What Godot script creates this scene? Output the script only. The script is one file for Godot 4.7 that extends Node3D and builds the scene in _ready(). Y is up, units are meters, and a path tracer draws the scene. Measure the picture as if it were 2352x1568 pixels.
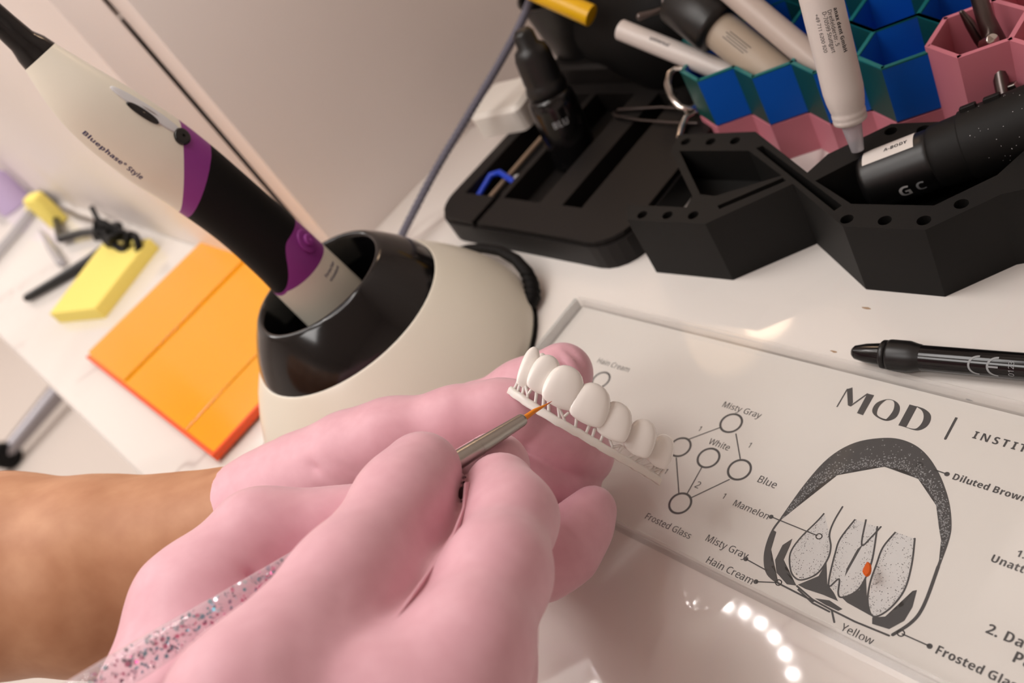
extends Node3D
# A dental technician's bench, in metres. X runs along the desk's front edge, Z towards the person, the table top is y = 0.

var M := {}
var counts := {}

# ---------------------------------------------------------------- mesh helpers
class Mb:
	var V := PackedVector3Array()
	var N := PackedVector3Array()
	var I := PackedInt32Array()

	func tri(a: Vector3, b: Vector3, c: Vector3, na: Vector3, nb: Vector3, nc: Vector3) -> void:
		var g := (c - a).cross(b - a)
		var s := V.size()
		V.append(a); N.append(na)
		if g.dot(na + nb + nc) >= 0.0:
			V.append(b); N.append(nb); V.append(c); N.append(nc)
		else:
			V.append(c); N.append(nc); V.append(b); N.append(nb)
		I.append(s); I.append(s + 1); I.append(s + 2)

	func flat(a: Vector3, b: Vector3, c: Vector3, out: Vector3) -> void:
		var g := (c - a).cross(b - a)
		if g.length_squared() < 1e-24:
			return
		g = g.normalized()
		if g.dot(out) < 0.0:
			g = -g
		tri(a, b, c, g, g, g)

	func quad(a: Vector3, b: Vector3, c: Vector3, d: Vector3, out: Vector3) -> void:
		flat(a, b, c, out)
		flat(a, c, d, out)

	# rings of equal length make a smooth skin; the widest ring tells which way is out
	func grid(rings: Array, cap_a := true, cap_b := true, wrap := true) -> void:
		var R := rings.size()
		var K: int = rings[0].size()
		var mids := []
		var best := 0
		var wide := -1.0
		for i in R:
			var m := Vector3.ZERO
			for p in rings[i]:
				m += p
			m /= K
			mids.append(m)
			var w: float = (rings[i][0] - m).length()
			if w > wide:
				wide = w
				best = i
		var nor := []
		for i in R:
			var row := PackedVector3Array()
			for j in K:
				var du: Vector3 = rings[i][(j + 1) % K if wrap else mini(j + 1, K - 1)] - rings[i][(j - 1 + K) % K if wrap else maxi(j - 1, 0)]
				var dv: Vector3 = rings[mini(i + 1, R - 1)][j] - rings[maxi(i - 1, 0)][j]
				var n := du.cross(dv)
				if n.length_squared() < 1e-22:
					n = Vector3.ZERO
				row.append(n.normalized())
			nor.append(row)
		var s := 0.0
		for j in K:
			s += nor[best][j].dot(rings[best][j] - mids[best])
		var sg := 1.0 if s >= 0.0 else -1.0
		for i in R:
			for j in K:
				nor[i][j] *= sg
				if nor[i][j] == Vector3.ZERO:
					var other: Vector3 = mids[1] if i == 0 else mids[maxi(i - 1, 0)]
					nor[i][j] = (mids[i] - other).normalized()
		for i in R - 1:
			for j in (K if wrap else K - 1):
				var k := (j + 1) % K
				tri(rings[i][j], rings[i + 1][j], rings[i + 1][k], nor[i][j], nor[i + 1][j], nor[i + 1][k])
				tri(rings[i][j], rings[i + 1][k], rings[i][k], nor[i][j], nor[i + 1][k], nor[i][k])
		if cap_a:
			var o: Vector3 = mids[0] - mids[1]
			for j in K:
				flat(mids[0], rings[0][j], rings[0][(j + 1) % K], o)
		if cap_b:
			var o: Vector3 = mids[R - 1] - mids[R - 2]
			for j in K:
				flat(mids[R - 1], rings[R - 1][j], rings[R - 1][(j + 1) % K], o)

	# a tube of changing radius through points, with rounded ends when asked
	func tube(path: Array, radii: Array, seg := 12, round_a := true, round_b := true) -> void:
		var pts := []
		var rad := []
		var n := path.size()
		var t0: Vector3 = (path[0] - path[1]).normalized()
		var t1: Vector3 = (path[n - 1] - path[n - 2]).normalized()
		if round_a:
			for k in [0.0, 0.35, 0.65, 0.87]:
				pts.append(path[0] + t0 * radii[0] * sqrt(1.0 - k * k))
				rad.append(radii[0] * k)
		for i in n:
			pts.append(path[i])
			rad.append(radii[i])
		if round_b:
			for k in [0.87, 0.65, 0.35, 0.0]:
				pts.append(path[n - 1] + t1 * radii[n - 1] * sqrt(1.0 - k * k))
				rad.append(radii[n - 1] * k)
		var rings := []
		var up := Vector3.UP
		if absf(t0.dot(up)) > 0.9:
			up = Vector3.RIGHT
		var x := t0.cross(up).normalized()
		for i in pts.size():
			var a: Vector3 = pts[maxi(i - 1, 0)]
			var b: Vector3 = pts[mini(i + 1, pts.size() - 1)]
			var t := (b - a).normalized()
			x = (x - t * x.dot(t)).normalized()
			var y := t.cross(x)
			var ring := PackedVector3Array()
			for j in seg:
				var w := TAU * j / seg
				ring.append(pts[i] + (x * cos(w) + y * sin(w)) * maxf(rad[i], 1e-6))
			rings.append(ring)
		grid(rings, not round_a, not round_b)

	# profile of (radius, height) round an axis that starts at `at` and points along `up`
	func lathe(at: Vector3, up: Vector3, profile: Array, seg := 40, cap_a := false, cap_b := false) -> void:
		up = up.normalized()
		var x := up.cross(Vector3.RIGHT if absf(up.x) < 0.8 else Vector3.BACK).normalized()
		var y := up.cross(x)
		var rings := []
		for p in profile:
			var ring := PackedVector3Array()
			for j in seg:
				var w := TAU * j / seg
				ring.append(at + up * p.y + (x * cos(w) + y * sin(w)) * maxf(p.x, 1e-6))
			rings.append(ring)
		grid(rings, cap_a, cap_b)

	# a polygon in x and z raised from y0 to y1, its upper edge bevelled
	func prism(poly: Array, y0: float, y1: float, bevel := 0.0, at := Transform3D()) -> void:
		var n := poly.size()
		var area := 0.0
		for i in n:
			area += poly[i].cross(poly[(i + 1) % n])
		var sg := 1.0 if area > 0.0 else -1.0
		var inner := []
		for i in n:
			var d0: Vector2 = (poly[i] - poly[(i + n - 1) % n]).normalized()
			var d1: Vector2 = (poly[(i + 1) % n] - poly[i]).normalized()
			var m := (Vector2(-d0.y, d0.x) + Vector2(-d1.y, d1.x)) * sg
			m = m.normalized()
			var k := maxf(0.35, m.dot(Vector2(-d1.y, d1.x) * sg))
			inner.append(poly[i] + m * (bevel / k))
		var lo := PackedVector3Array()
		var hi := PackedVector3Array()
		var top := PackedVector3Array()
		for i in n:
			lo.append(at * Vector3(poly[i].x, y0, poly[i].y))
			hi.append(at * Vector3(poly[i].x, y1 - bevel, poly[i].y))
			top.append(at * Vector3(inner[i].x, y1, inner[i].y))
		for i in n:
			var k := (i + 1) % n
			var d: Vector2 = poly[k] - poly[i]
			var out := at.basis * Vector3(d.y * sg, 0, -d.x * sg)
			quad(lo[i], lo[k], hi[k], hi[i], out)
			if bevel > 0.0:
				quad(hi[i], hi[k], top[k], top[i], out.normalized() + at.basis.y)
		var flat2 := PackedVector2Array()
		for p in poly:
			flat2.append(p)
		var t := Geometry2D.triangulate_polygon(flat2)
		for i in range(0, t.size(), 3):
			flat(top[t[i]], top[t[i + 1]], top[t[i + 2]], at.basis.y)
			flat(lo[t[i]], lo[t[i + 1]], lo[t[i + 2]], -at.basis.y)

	func box(c: Vector3, size: Vector3, basis := Basis(), r := 0.0) -> void:
		var poly := []
		var hx := size.x / 2
		var hz := size.z / 2
		if r <= 0.0:
			poly = [Vector2(-hx, -hz), Vector2(hx, -hz), Vector2(hx, hz), Vector2(-hx, hz)]
		else:
			for q in [[1, 1, 0.0], [-1, 1, PI / 2], [-1, -1, PI], [1, -1, PI * 1.5]]:
				for k in 4:
					var w: float = q[2] + PI / 2 * k / 3.0
					poly.append(Vector2(q[0] * (hx - r) + cos(w) * r, q[1] * (hz - r) + sin(w) * r))
		prism(poly, -size.y / 2, size.y / 2, r * 0.5, Transform3D(basis, c))

	func mesh() -> ArrayMesh:
		var a := []
		a.resize(Mesh.ARRAY_MAX)
		a[Mesh.ARRAY_VERTEX] = V
		a[Mesh.ARRAY_NORMAL] = N
		a[Mesh.ARRAY_INDEX] = I
		var m := ArrayMesh.new()
		m.add_surface_from_arrays(Mesh.PRIMITIVE_TRIANGLES, a)
		return m

# ---------------------------------------------------------------- objects
func numbered(called: String) -> String:
	counts[called] = counts.get(called, -1) + 1
	return called if counts[called] == 0 else "%s_%03d" % [called, counts[called]]

func thing(called: String, label: String, category: String, at := Vector3.ZERO, group := "") -> Node3D:
	var o := Node3D.new()
	o.name = numbered(called)
	add_child(o)
	o.position = at
	o.set_meta("label", label)
	o.set_meta("category", category)
	o.set_meta("base", at)
	if group:
		o.set_meta("group", group)
	return o

# a part: the shape is given in room coordinates and hung under its thing
func obj(called: String, mb, m: Material, parent: Node3D, label := "") -> MeshInstance3D:
	var o := MeshInstance3D.new()
	o.name = called
	o.mesh = mb.mesh() if mb is Mb else mb
	o.material_override = null
	for s in o.mesh.get_surface_count():
		o.set_surface_override_material(s, m)
	parent.add_child(o, true)
	if parent.has_meta("base"):
		o.position = -parent.get_meta("base")
	if label:
		o.set_meta("label", label)
	o.cast_shadow = GeometryInstance3D.SHADOW_CASTING_SETTING_ON
	return o

func struct(called: String, mb: Mb, m: Material) -> MeshInstance3D:
	var o := obj(called, mb, m, self)
	o.set_meta("kind", "structure")
	return o

func mat(called: String, c: Color, rough := 0.5, metal := 0.0, spec := 0.5) -> StandardMaterial3D:
	var m := StandardMaterial3D.new()
	m.resource_name = called
	m.albedo_color = c
	m.roughness = rough
	m.metallic = metal
	m.metallic_specular = spec
	M[called] = m
	return m

func c8(r: float, g: float, b: float) -> Color:
	return Color(r / 255.0, g / 255.0, b / 255.0)

func noise_tex(seed_value: int, freq: float, lo: Color, hi: Color, size := 256, oct := 4) -> NoiseTexture2D:
	var t := NoiseTexture2D.new()
	var f := FastNoiseLite.new()
	f.seed = seed_value
	f.frequency = freq
	f.fractal_octaves = oct
	t.noise = f
	t.width = size
	t.height = size
	t.seamless = true
	var g := Gradient.new()
	g.set_color(0, lo)
	g.set_color(1, hi)
	t.color_ramp = g
	return t

func speckled(m: StandardMaterial3D, tex: Texture2D, scale: float) -> void:
	m.albedo_texture = tex
	m.uv1_triplanar = true
	m.uv1_world_triplanar = true
	m.uv1_scale = Vector3.ONE * scale

func grainy(m: StandardMaterial3D, tex: Texture2D, scale: float, cm: float) -> void:
	m.heightmap_enabled = true
	m.heightmap_texture = tex
	m.heightmap_scale = cm
	m.uv1_triplanar = true
	m.uv1_world_triplanar = true
	m.uv1_scale = Vector3.ONE * scale

# lettering bent onto any surface: `place` turns (along, up, out) in metres into a point
func lettering(text: String, bold: bool, serif: bool, width: float, place: Callable, spacing := 0.0, thick := 0.00006) -> Mb:
	var f := SystemFont.new()
	f.font_names = PackedStringArray(["Droid Serif" if serif else "Droid Sans"])
	f.font_weight = 700 if bold else 400
	var t := TextMesh.new()
	t.text = text
	t.font_size = 48
	t.pixel_size = 0.001
	t.depth = 0.002
	t.curve_step = 2.0
	t.horizontal_alignment = HORIZONTAL_ALIGNMENT_LEFT
	t.vertical_alignment = VERTICAL_ALIGNMENT_BOTTOM
	if spacing > 0.0:
		var fv := FontVariation.new()
		fv.base_font = f
		fv.spacing_glyph = int(spacing)
		t.font = fv
	else:
		t.font = f
	var mb := Mb.new()
	var box := t.get_aabb()
	var k := width / maxf(box.size.x, 1e-6)
	for s in t.get_surface_count():
		var a := t.surface_get_arrays(s)
		var v: PackedVector3Array = a[Mesh.ARRAY_VERTEX]
		var idx: PackedInt32Array = a[Mesh.ARRAY_INDEX] if a[Mesh.ARRAY_INDEX] != null else PackedInt32Array(range(v.size()))
		for i in range(0, idx.size(), 3):
			var q := []
			for j in 3:
				var p := v[idx[i + j]]
				q.append([(p.x - box.position.x) * k, (p.y - box.position.y) * k, p.z])
			if q[0][2] <= 0.0 or q[1][2] <= 0.0 or q[2][2] <= 0.0:
				continue
			var A: Vector3 = place.call(q[0][0], q[0][1], thick)
			var B: Vector3 = place.call(q[1][0], q[1][1], thick)
			var C: Vector3 = place.call(q[2][0], q[2][1], thick)
			var O: Vector3 = place.call(q[0][0], q[0][1], thick + 0.01) - A
			mb.flat(A, B, C, O)
	return mb

# ---------------------------------------------------------------- bodies: tapered capsules joined in a distance field, skinned by surface nets
static func smin(a: float, b: float, k: float) -> float:
	var h := maxf(k - absf(a - b), 0.0) / k
	return minf(a, b) - h * h * k * 0.25

func body(mb: Mb, chains: Array, palm: Array, creases: Array, cell: float, k_chain: float, k_palm: float, k_between: float, cuts := []) -> void:
	var lo := Vector3.ONE * 1e9
	var hi := -lo
	for ch in chains + palm:
		for j in ch:
			lo = lo.min(j[0] - Vector3.ONE * (j[1] + 0.006))
			hi = hi.max(j[0] + Vector3.ONE * (j[1] + 0.006))
	var nx := int((hi.x - lo.x) / cell) + 2
	var ny := int((hi.y - lo.y) / cell) + 2
	var nz := int((hi.z - lo.z) / cell) + 2
	var total := nx * ny * nz
	var palm_f := PackedFloat32Array()
	palm_f.resize(total)
	palm_f.fill(1.0)
	for ch in palm:
		carve(palm_f, ch, lo, cell, nx, ny, nz, k_palm)
	var out := palm_f.duplicate()
	for ch in chains:
		var f := PackedFloat32Array()
		f.resize(total)
		f.fill(1.0)
		carve(f, ch, lo, cell, nx, ny, nz, k_chain)
		for i in total:
			var d := f[i]
			if d < 0.5:
				var p := palm_f[i]
				if p < 0.5:
					d = smin(d, p, k_palm)
				var e := out[i]
				out[i] = smin(d, e, k_between) if e < 0.5 else d
	for c in creases:
		var a: Vector3 = c[0]
		var b: Vector3 = c[1]
		var amp: float = c[2]
		var w: float = c[3]
		var reach := Vector3.ONE * (w * 2.6)
		var i0 := ((a.min(b) - reach - lo) / cell).floor()
		var i1 := ((a.max(b) + reach - lo) / cell).ceil()
		var ab := b - a
		var l2 := ab.length_squared()
		for z in range(maxi(0, int(i0.z)), mini(nz, int(i1.z) + 1)):
			for y in range(maxi(0, int(i0.y)), mini(ny, int(i1.y) + 1)):
				for x in range(maxi(0, int(i0.x)), mini(nx, int(i1.x) + 1)):
					var p := lo + Vector3(x, y, z) * cell - a
					var t := clampf(p.dot(ab) / l2, 0.0, 1.0)
					var d2 := (p - ab * t).length_squared() / (w * w)
					if d2 < 6.0:
						out[x + nx * (y + ny * z)] += amp * exp(-d2) * sin(PI * clampf(0.08 + t * 0.84, 0.0, 1.0))
	for c in cuts:
		# everything beyond the plane is cut away
		for z in nz:
			for y in ny:
				for x in nx:
					var d := (lo + Vector3(x, y, z) * cell - c[0]).dot(c[1]) as float
					var i := x + nx * (y + ny * z)
					if d > out[i]:
						out[i] = d
	nets(mb, out, lo, cell, nx, ny, nz)

func carve(f: PackedFloat32Array, ch: Array, lo: Vector3, cell: float, nx: int, ny: int, nz: int, k: float) -> void:
	for s in range(ch.size() - 1):
		var a: Vector3 = ch[s][0]
		var b: Vector3 = ch[s + 1][0]
		var ra: float = ch[s][1]
		var rb: float = ch[s + 1][1]
		var reach := Vector3.ONE * (maxf(ra, rb) + 0.007)
		var i0 := ((a.min(b) - reach - lo) / cell).floor()
		var i1 := ((a.max(b) + reach - lo) / cell).ceil()
		var ab := b - a
		var l2 := maxf(ab.length_squared(), 1e-12)
		for z in range(maxi(0, int(i0.z)), mini(nz, int(i1.z) + 1)):
			for y in range(maxi(0, int(i0.y)), mini(ny, int(i1.y) + 1)):
				var at := nx * (y + ny * z)
				for x in range(maxi(0, int(i0.x)), mini(nx, int(i1.x) + 1)):
					var p := lo + Vector3(x, y, z) * cell - a
					var t := clampf(p.dot(ab) / l2, 0.0, 1.0)
					var d := (p - ab * t).length() - lerpf(ra, rb, t)
					var e := f[at + x]
					if e > 0.5:
						f[at + x] = d
					else:
						var h := maxf(k - absf(d - e), 0.0) / k
						f[at + x] = minf(d, e) - h * h * k * 0.25

func nets(mb: Mb, f: PackedFloat32Array, lo: Vector3, cell: float, nx: int, ny: int, nz: int) -> void:
	var vert := {}
	var sx := 1
	var sy := nx
	var sz := nx * ny
	var offs := [0, sx, sy, sx + sy, sz, sx + sz, sy + sz, sx + sy + sz]
	var edges := [[0, 1], [2, 3], [4, 5], [6, 7], [0, 2], [1, 3], [4, 6], [5, 7], [0, 4], [1, 5], [2, 6], [3, 7]]
	var corner := []
	for i in 8:
		corner.append(Vector3(i & 1, (i >> 1) & 1, (i >> 2) & 1))
	var P := PackedVector3Array()
	var G := PackedVector3Array()
	for z in range(1, nz - 2):
		for y in range(1, ny - 2):
			var at := sy * y + sz * z
			for x in range(1, nx - 2):
				var c := at + x
				var v0 := f[c]
				if v0 > 0.02 or v0 < -0.02:
					continue
				var neg := 0
				for o in offs:
					if f[c + o] < 0.0:
						neg += 1
				if neg == 0 or neg == 8:
					continue
				var sum := Vector3.ZERO
				var n := 0
				for e in edges:
					var a := f[c + offs[e[0]]]
					var b := f[c + offs[e[1]]]
					if (a < 0.0) != (b < 0.0):
						sum += corner[e[0]].lerp(corner[e[1]], a / (a - b))
						n += 1
				var q := sum / n
				vert[c] = P.size()
				P.append(lo + (Vector3(x, y, z) + q) * cell)
				var g := Vector3.ZERO
				for i in 8:
					var cc: int = c + offs[i]
					var wgt: float = (q.x if i & 1 else 1.0 - q.x) * (q.y if i & 2 else 1.0 - q.y) * (q.z if i & 4 else 1.0 - q.z)
					g += wgt * Vector3(clampf(f[cc + sx], -0.05, 0.05) - clampf(f[cc - sx], -0.05, 0.05), clampf(f[cc + sy], -0.05, 0.05) - clampf(f[cc - sy], -0.05, 0.05), clampf(f[cc + sz], -0.05, 0.05) - clampf(f[cc - sz], -0.05, 0.05))
				G.append(g.normalized())
	var base := mb.V.size()
	mb.V.append_array(P)
	mb.N.append_array(G)
	for c in vert:
		for ax in 3:
			var s: int = [sx, sy, sz][ax]
			var u: int = [sy, sz, sx][ax]
			var w: int = [sz, sx, sy][ax]
			if (f[c] < 0.0) == (f[c + s] < 0.0):
				continue
			if not (vert.has(c - u) and vert.has(c - w) and vert.has(c - u - w)):
				continue
			var q := [vert[c], vert[c - u], vert[c - u - w], vert[c - w]]
			for t in [[0, 1, 2], [0, 2, 3]]:
				var ia: int = q[t[0]]
				var ib: int = q[t[1]]
				var ic: int = q[t[2]]
				var g := (P[ic] - P[ia]).cross(P[ib] - P[ia])
				if g.dot(G[ia] + G[ib] + G[ic]) < 0.0:
					var sw := ib
					ib = ic
					ic = sw
				mb.I.append(base + ia)
				mb.I.append(base + ib)
				mb.I.append(base + ic)

# ---------------------------------------------------------------- the scene
func _ready() -> void:
	setup_view()
	materials()
	room()
	lamps()
	cabinet()
	curing_light()
	print_block()
	hands()
	tooth_model()
	brush()
	pen_stand()
	hex_holders()
	tool_tray()
	marker()
	far_bench()
	chair()

func setup_view() -> void:
	var cam := Camera3D.new()
	cam.name = "camera"
	cam.transform = Transform3D(Basis(Vector3(0.63043, -0.48646, -0.60491), Vector3(-0.20118, 0.65026, -0.73259), Vector3(0.74972, 0.58354, 0.31208)), Vector3(0, 0.19, 0))
	cam.near = 0.01
	cam.far = 30.0
	var lens := CameraAttributesPhysical.new()
	lens.frustum_focal_length = 31.378
	lens.frustum_focus_distance = 0.2110
	lens.exposure_aperture = 14.5
	lens.frustum_near = 0.01
	lens.frustum_far = 30.0
	cam.attributes = lens
	add_child(cam)
	cam.current = true
	var env := Environment.new()
	env.background_mode = Environment.BG_COLOR
	env.background_color = Color(0.02, 0.02, 0.02)
	env.tonemap_mode = Environment.TONE_MAPPER_LINEAR
	env.tonemap_exposure = 1.0
	env.sdfgi_enabled = true
	env.ssao_enabled = true
	env.ssil_enabled = true
	var we := WorldEnvironment.new()
	we.name = "world_environment"
	we.environment = env
	add_child(we)
	# the diffused panel of the desk lamp, over the left half of the desk
	area_light("desk_lamp_light", Vector3(-0.545, 0.329, 0.0), Vector2(0.355, 0.16), Vector3.DOWN, Color(1.0, 0.985, 0.975), LAMP)
	# the ring of light-emitting diodes over the hands
	for k in 32:
		var w := TAU * k / 32.0
		area_light("ring_lamp_light_%02d" % k, Vector3(-0.28 + cos(w) * 0.062, 0.2945, -0.07 + sin(w) * 0.062), Vector2(0.0042, 0.0042), Vector3.DOWN, Color(1.0, 0.98, 0.965), RING / 32.0)
	# ceiling light of the room, then two added fill lights
	area_light("ceiling_light", Vector3(-0.75, 1.62, 0.15), Vector2(0.7, 0.7), Vector3.DOWN, Color(1.0, 0.985, 0.975), ROOM)
	area_light("added_front_fill", Vector3(-0.3, 1.62, 1.2), Vector2(0.7, 0.7), Vector3.DOWN, Color(1.0, 0.985, 0.975), KEY)  # added frontal fill for the teeth and hands
	area_light("added_floor_fill", Vector3(-2.7, 1.62, 0.5), Vector2(0.8, 0.8), Vector3.DOWN, Color(1.0, 0.985, 0.975), FAR)  # added to brighten the floor beyond the desk

const LAMP := 0.04
const RING := 0.024
const ROOM := 1.15
const KEY := 1.1
const FAR := 2.2

func area_light(called: String, at: Vector3, size: Vector2, towards: Vector3, c: Color, energy: float) -> void:
	var l := AreaLight3D.new()
	l.name = called
	l.area_size = size
	l.light_color = c
	l.light_energy = energy
	l.area_normalize_energy = true
	l.shadow_enabled = true
	l.area_range = 8.0
	add_child(l)
	l.position = at
	l.look_at_from_position(at, at + towards, Vector3.BACK)

func materials() -> void:
	var fine := noise_tex(3, 0.05, Color(0.35, 0.35, 0.35), Color(0.65, 0.65, 0.65), 256, 3)
	var desk := mat("marble_laminate", Color.WHITE, 0.055, 0.0, 0.5)
	desk.albedo_texture = marble(640)
	desk.uv1_triplanar = true
	desk.uv1_world_triplanar = true
	desk.uv1_scale = Vector3.ONE * 2.4
	desk.heightmap_enabled = true
	desk.heightmap_texture = fine
	desk.heightmap_scale = 0.0012
	mat("floor_vinyl", c8(236, 226, 217), 0.5)
	mat("wall_paint", c8(226, 216, 210), 0.8)
	mat("cabinet_white", c8(241, 231, 226), 0.42)
	mat("ivory_plastic", c8(236, 230, 214), 0.32)
	mat("white_plastic", c8(238, 232, 224), 0.35)
	mat("grey_plastic", c8(214, 214, 216), 0.35)
	mat("black_gloss", c8(14, 13, 14), 0.13)
	mat("black_satin", c8(16, 15, 15), 0.38)
	mat("black_matte", c8(18, 17, 16), 0.6, 0.0, 0.34)
	mat("black_rubber", c8(11, 10, 10), 0.62, 0.0, 0.3)
	mat("purple_rubber", c8(140, 48, 138), 0.5)
	var print3d := mat("black_print", c8(24, 23, 22), 0.6, 0.0, 0.32)
	grainy(print3d, fine, 240.0, 0.004)
	mat("tray_black", c8(26, 23, 22), 0.5, 0.0, 0.34)
	mat("tray_deep", c8(15, 14, 14), 0.6)
	mat("ink_navy", c8(45, 44, 92), 0.5)
	mat("ink_black", c8(34, 36, 40), 0.6)
	mat("ink_grey", c8(150, 152, 154), 0.6)
	mat("ink_pale", c8(212, 211, 209), 0.6)
	mat("ink_white", c8(196, 194, 194), 0.5)
	mat("paper", c8(224, 220, 214), 0.6)
	mat("sticker_white", c8(222, 214, 208), 0.6)
	var acrylic := mat("clear_acrylic", Color(0.93, 0.95, 0.95, 0.012), 0.04)
	acrylic.transparency = BaseMaterial3D.TRANSPARENCY_ALPHA
	var edge := mat("frosted_acrylic_edge", Color(0.80, 0.80, 0.79, 0.55), 0.2)
	edge.transparency = BaseMaterial3D.TRANSPARENCY_ALPHA
	var edge2 := mat("polished_acrylic_edge", Color(0.90, 0.89, 0.88, 0.12), 0.06)
	edge2.transparency = BaseMaterial3D.TRANSPARENCY_ALPHA
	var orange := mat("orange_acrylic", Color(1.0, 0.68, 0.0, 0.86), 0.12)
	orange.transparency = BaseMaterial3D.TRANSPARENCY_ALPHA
	var orange2 := mat("orange_acrylic_edge", Color(1.0, 0.34, 0.03, 0.95), 0.2)
	orange2.transparency = BaseMaterial3D.TRANSPARENCY_ALPHA
	mat("yellow_paper", c8(252, 232, 120), 0.7)
	mat("yellow_plastic", c8(246, 190, 10), 0.35)
	mat("lilac_plastic", c8(206, 186, 226), 0.4)
	var glove := mat("pink_nitrile", Color.WHITE, 0.46, 0.0, 0.4)
	speckled(glove, noise_tex(11, 0.03, c8(222, 166, 178), c8(232, 180, 191), 256, 4), 26.0)
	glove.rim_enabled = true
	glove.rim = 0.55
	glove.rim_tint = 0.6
	glove.heightmap_enabled = true
	glove.heightmap_texture = fine
	glove.heightmap_scale = 0.0025
	var skin := mat("skin", Color.WHITE, 0.5, 0.0, 0.4)
	speckled(skin, noise_tex(21, 0.02, c8(178, 122, 88), c8(208, 156, 120), 256, 5), 16.0)
	skin.heightmap_enabled = true
	skin.heightmap_texture = fine
	skin.heightmap_scale = 0.006
	var tooth := mat("tooth_resin", c8(253, 247, 241), 0.2)
	var rail := mat("support_resin", c8(248, 238, 230), 0.3)
	rail.subsurf_scatter_enabled = true
	rail.subsurf_scatter_strength = 0.15
	rail.backlight_enabled = true
	rail.backlight = Color(0.5, 0.49, 0.48)
	mat("steel", c8(176, 172, 166), 0.28, 1.0)
	mat("bright_steel", c8(210, 204, 198), 0.16, 1.0)
	mat("dark_steel", c8(108, 100, 98), 0.32, 1.0)
	mat("orange_bristle", c8(240, 140, 20), 0.45)
	mat("bristle_tip", c8(196, 66, 14), 0.45)
	var clear := mat("clear_handle", Color(0.93, 0.90, 0.93, 0.22), 0.08)
	clear.transparency = BaseMaterial3D.TRANSPARENCY_ALPHA
	mat("glitter_teal", c8(40, 150, 170), 0.2, 0.6)
	mat("glitter_pink", c8(214, 60, 130), 0.2, 0.6)
	mat("glitter_plum", c8(90, 36, 74), 0.3, 0.4)
	mat("glitter_silver", c8(200, 196, 206), 0.2, 0.7)
	# two-tone printing filament: the strand is blue on one side and green on the other
	mat("blue_print", c8(14, 96, 206), 0.36)
	mat("green_print", c8(14, 72, 66), 0.4)
	mat("teal_rim", c8(24, 110, 110), 0.4)
	mat("pink_print", c8(214, 128, 142), 0.45)
	mat("syringe_white", c8(214, 204, 198), 0.35)
	mat("syringe_grey", c8(196, 180, 170), 0.4)
	var tip := mat("clear_tip", Color(0.75, 0.74, 0.76, 0.6), 0.2)
	tip.transparency = BaseMaterial3D.TRANSPARENCY_ALPHA
	mat("label_tan", c8(176, 160, 142), 0.5)
	mat("cord_grey", c8(112, 110, 124), 0.8)
	mat("wire_blue", c8(24, 66, 200), 0.4)
	mat("wood_stick", c8(150, 126, 104), 0.6)
	mat("orange_paint", c8(206, 88, 14), 0.25)
	mat("stain_brown", c8(170, 140, 110), 0.6)
	mat("stain_red", c8(160, 70, 60), 0.6)
	mat("aluminium", c8(150, 146, 150), 0.4, 0.8)
	var led := mat("led_glow", Color.WHITE, 0.4)
	led.emission_enabled = true
	led.emission = Color(1.0, 0.97, 0.93)
	led.emission_energy_multiplier = 9.0
	var diff := mat("lamp_diffuser", c8(240, 236, 230), 0.5)
	diff.emission_enabled = true
	diff.emission = Color(1.0, 0.985, 0.975)
	diff.emission_energy_multiplier = 0.5
	var warm := mat("warm_bulb_glow", c8(250, 230, 210), 0.5)
	warm.emission_enabled = true
	warm.emission = Color(1.0, 0.86, 0.72)
	warm.emission_energy_multiplier = 1.0

func marble(size: int) -> ImageTexture:
	var im := Image.create(size, size, false, Image.FORMAT_RGB8)
	var a := FastNoiseLite.new()
	a.seed = 5
	a.frequency = 0.006
	a.fractal_octaves = 4
	var b := FastNoiseLite.new()
	b.seed = 9
	b.frequency = 0.004
	b.fractal_octaves = 3
	var base := c8(236, 230, 224)
	var vein := c8(176, 160, 156)
	for y in size:
		for x in size:
			# wrapped on a torus so that the pattern repeats without a seam
			var u := TAU * x / size
			var v := TAU * y / size
			var p := Vector3(cos(u), sin(u), cos(v)) * 100.0
			var w := sin(v) * 100.0
			var n1 := a.get_noise_3d(p.x + w * 0.7, p.y - w * 0.4, p.z + w * 0.6)
			var n2 := b.get_noise_3d(p.x - w * 0.5 + 300.0, p.y + w * 0.8, p.z - w * 0.3)
			var line := pow(1.0 - minf(absf(n1 * 3.2), 1.0), 14.0) * clampf(n2 * 2.4 + 0.35, 0.0, 1.0)
			var haze := clampf(n2 * 0.5 + 0.1, 0.0, 0.3)
			im.set_pixel(x, y, base.lerp(vein, clampf(line * 1.0 + haze * 0.5, 0.0, 1.0)))
	return ImageTexture.create_from_image(im)

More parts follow.
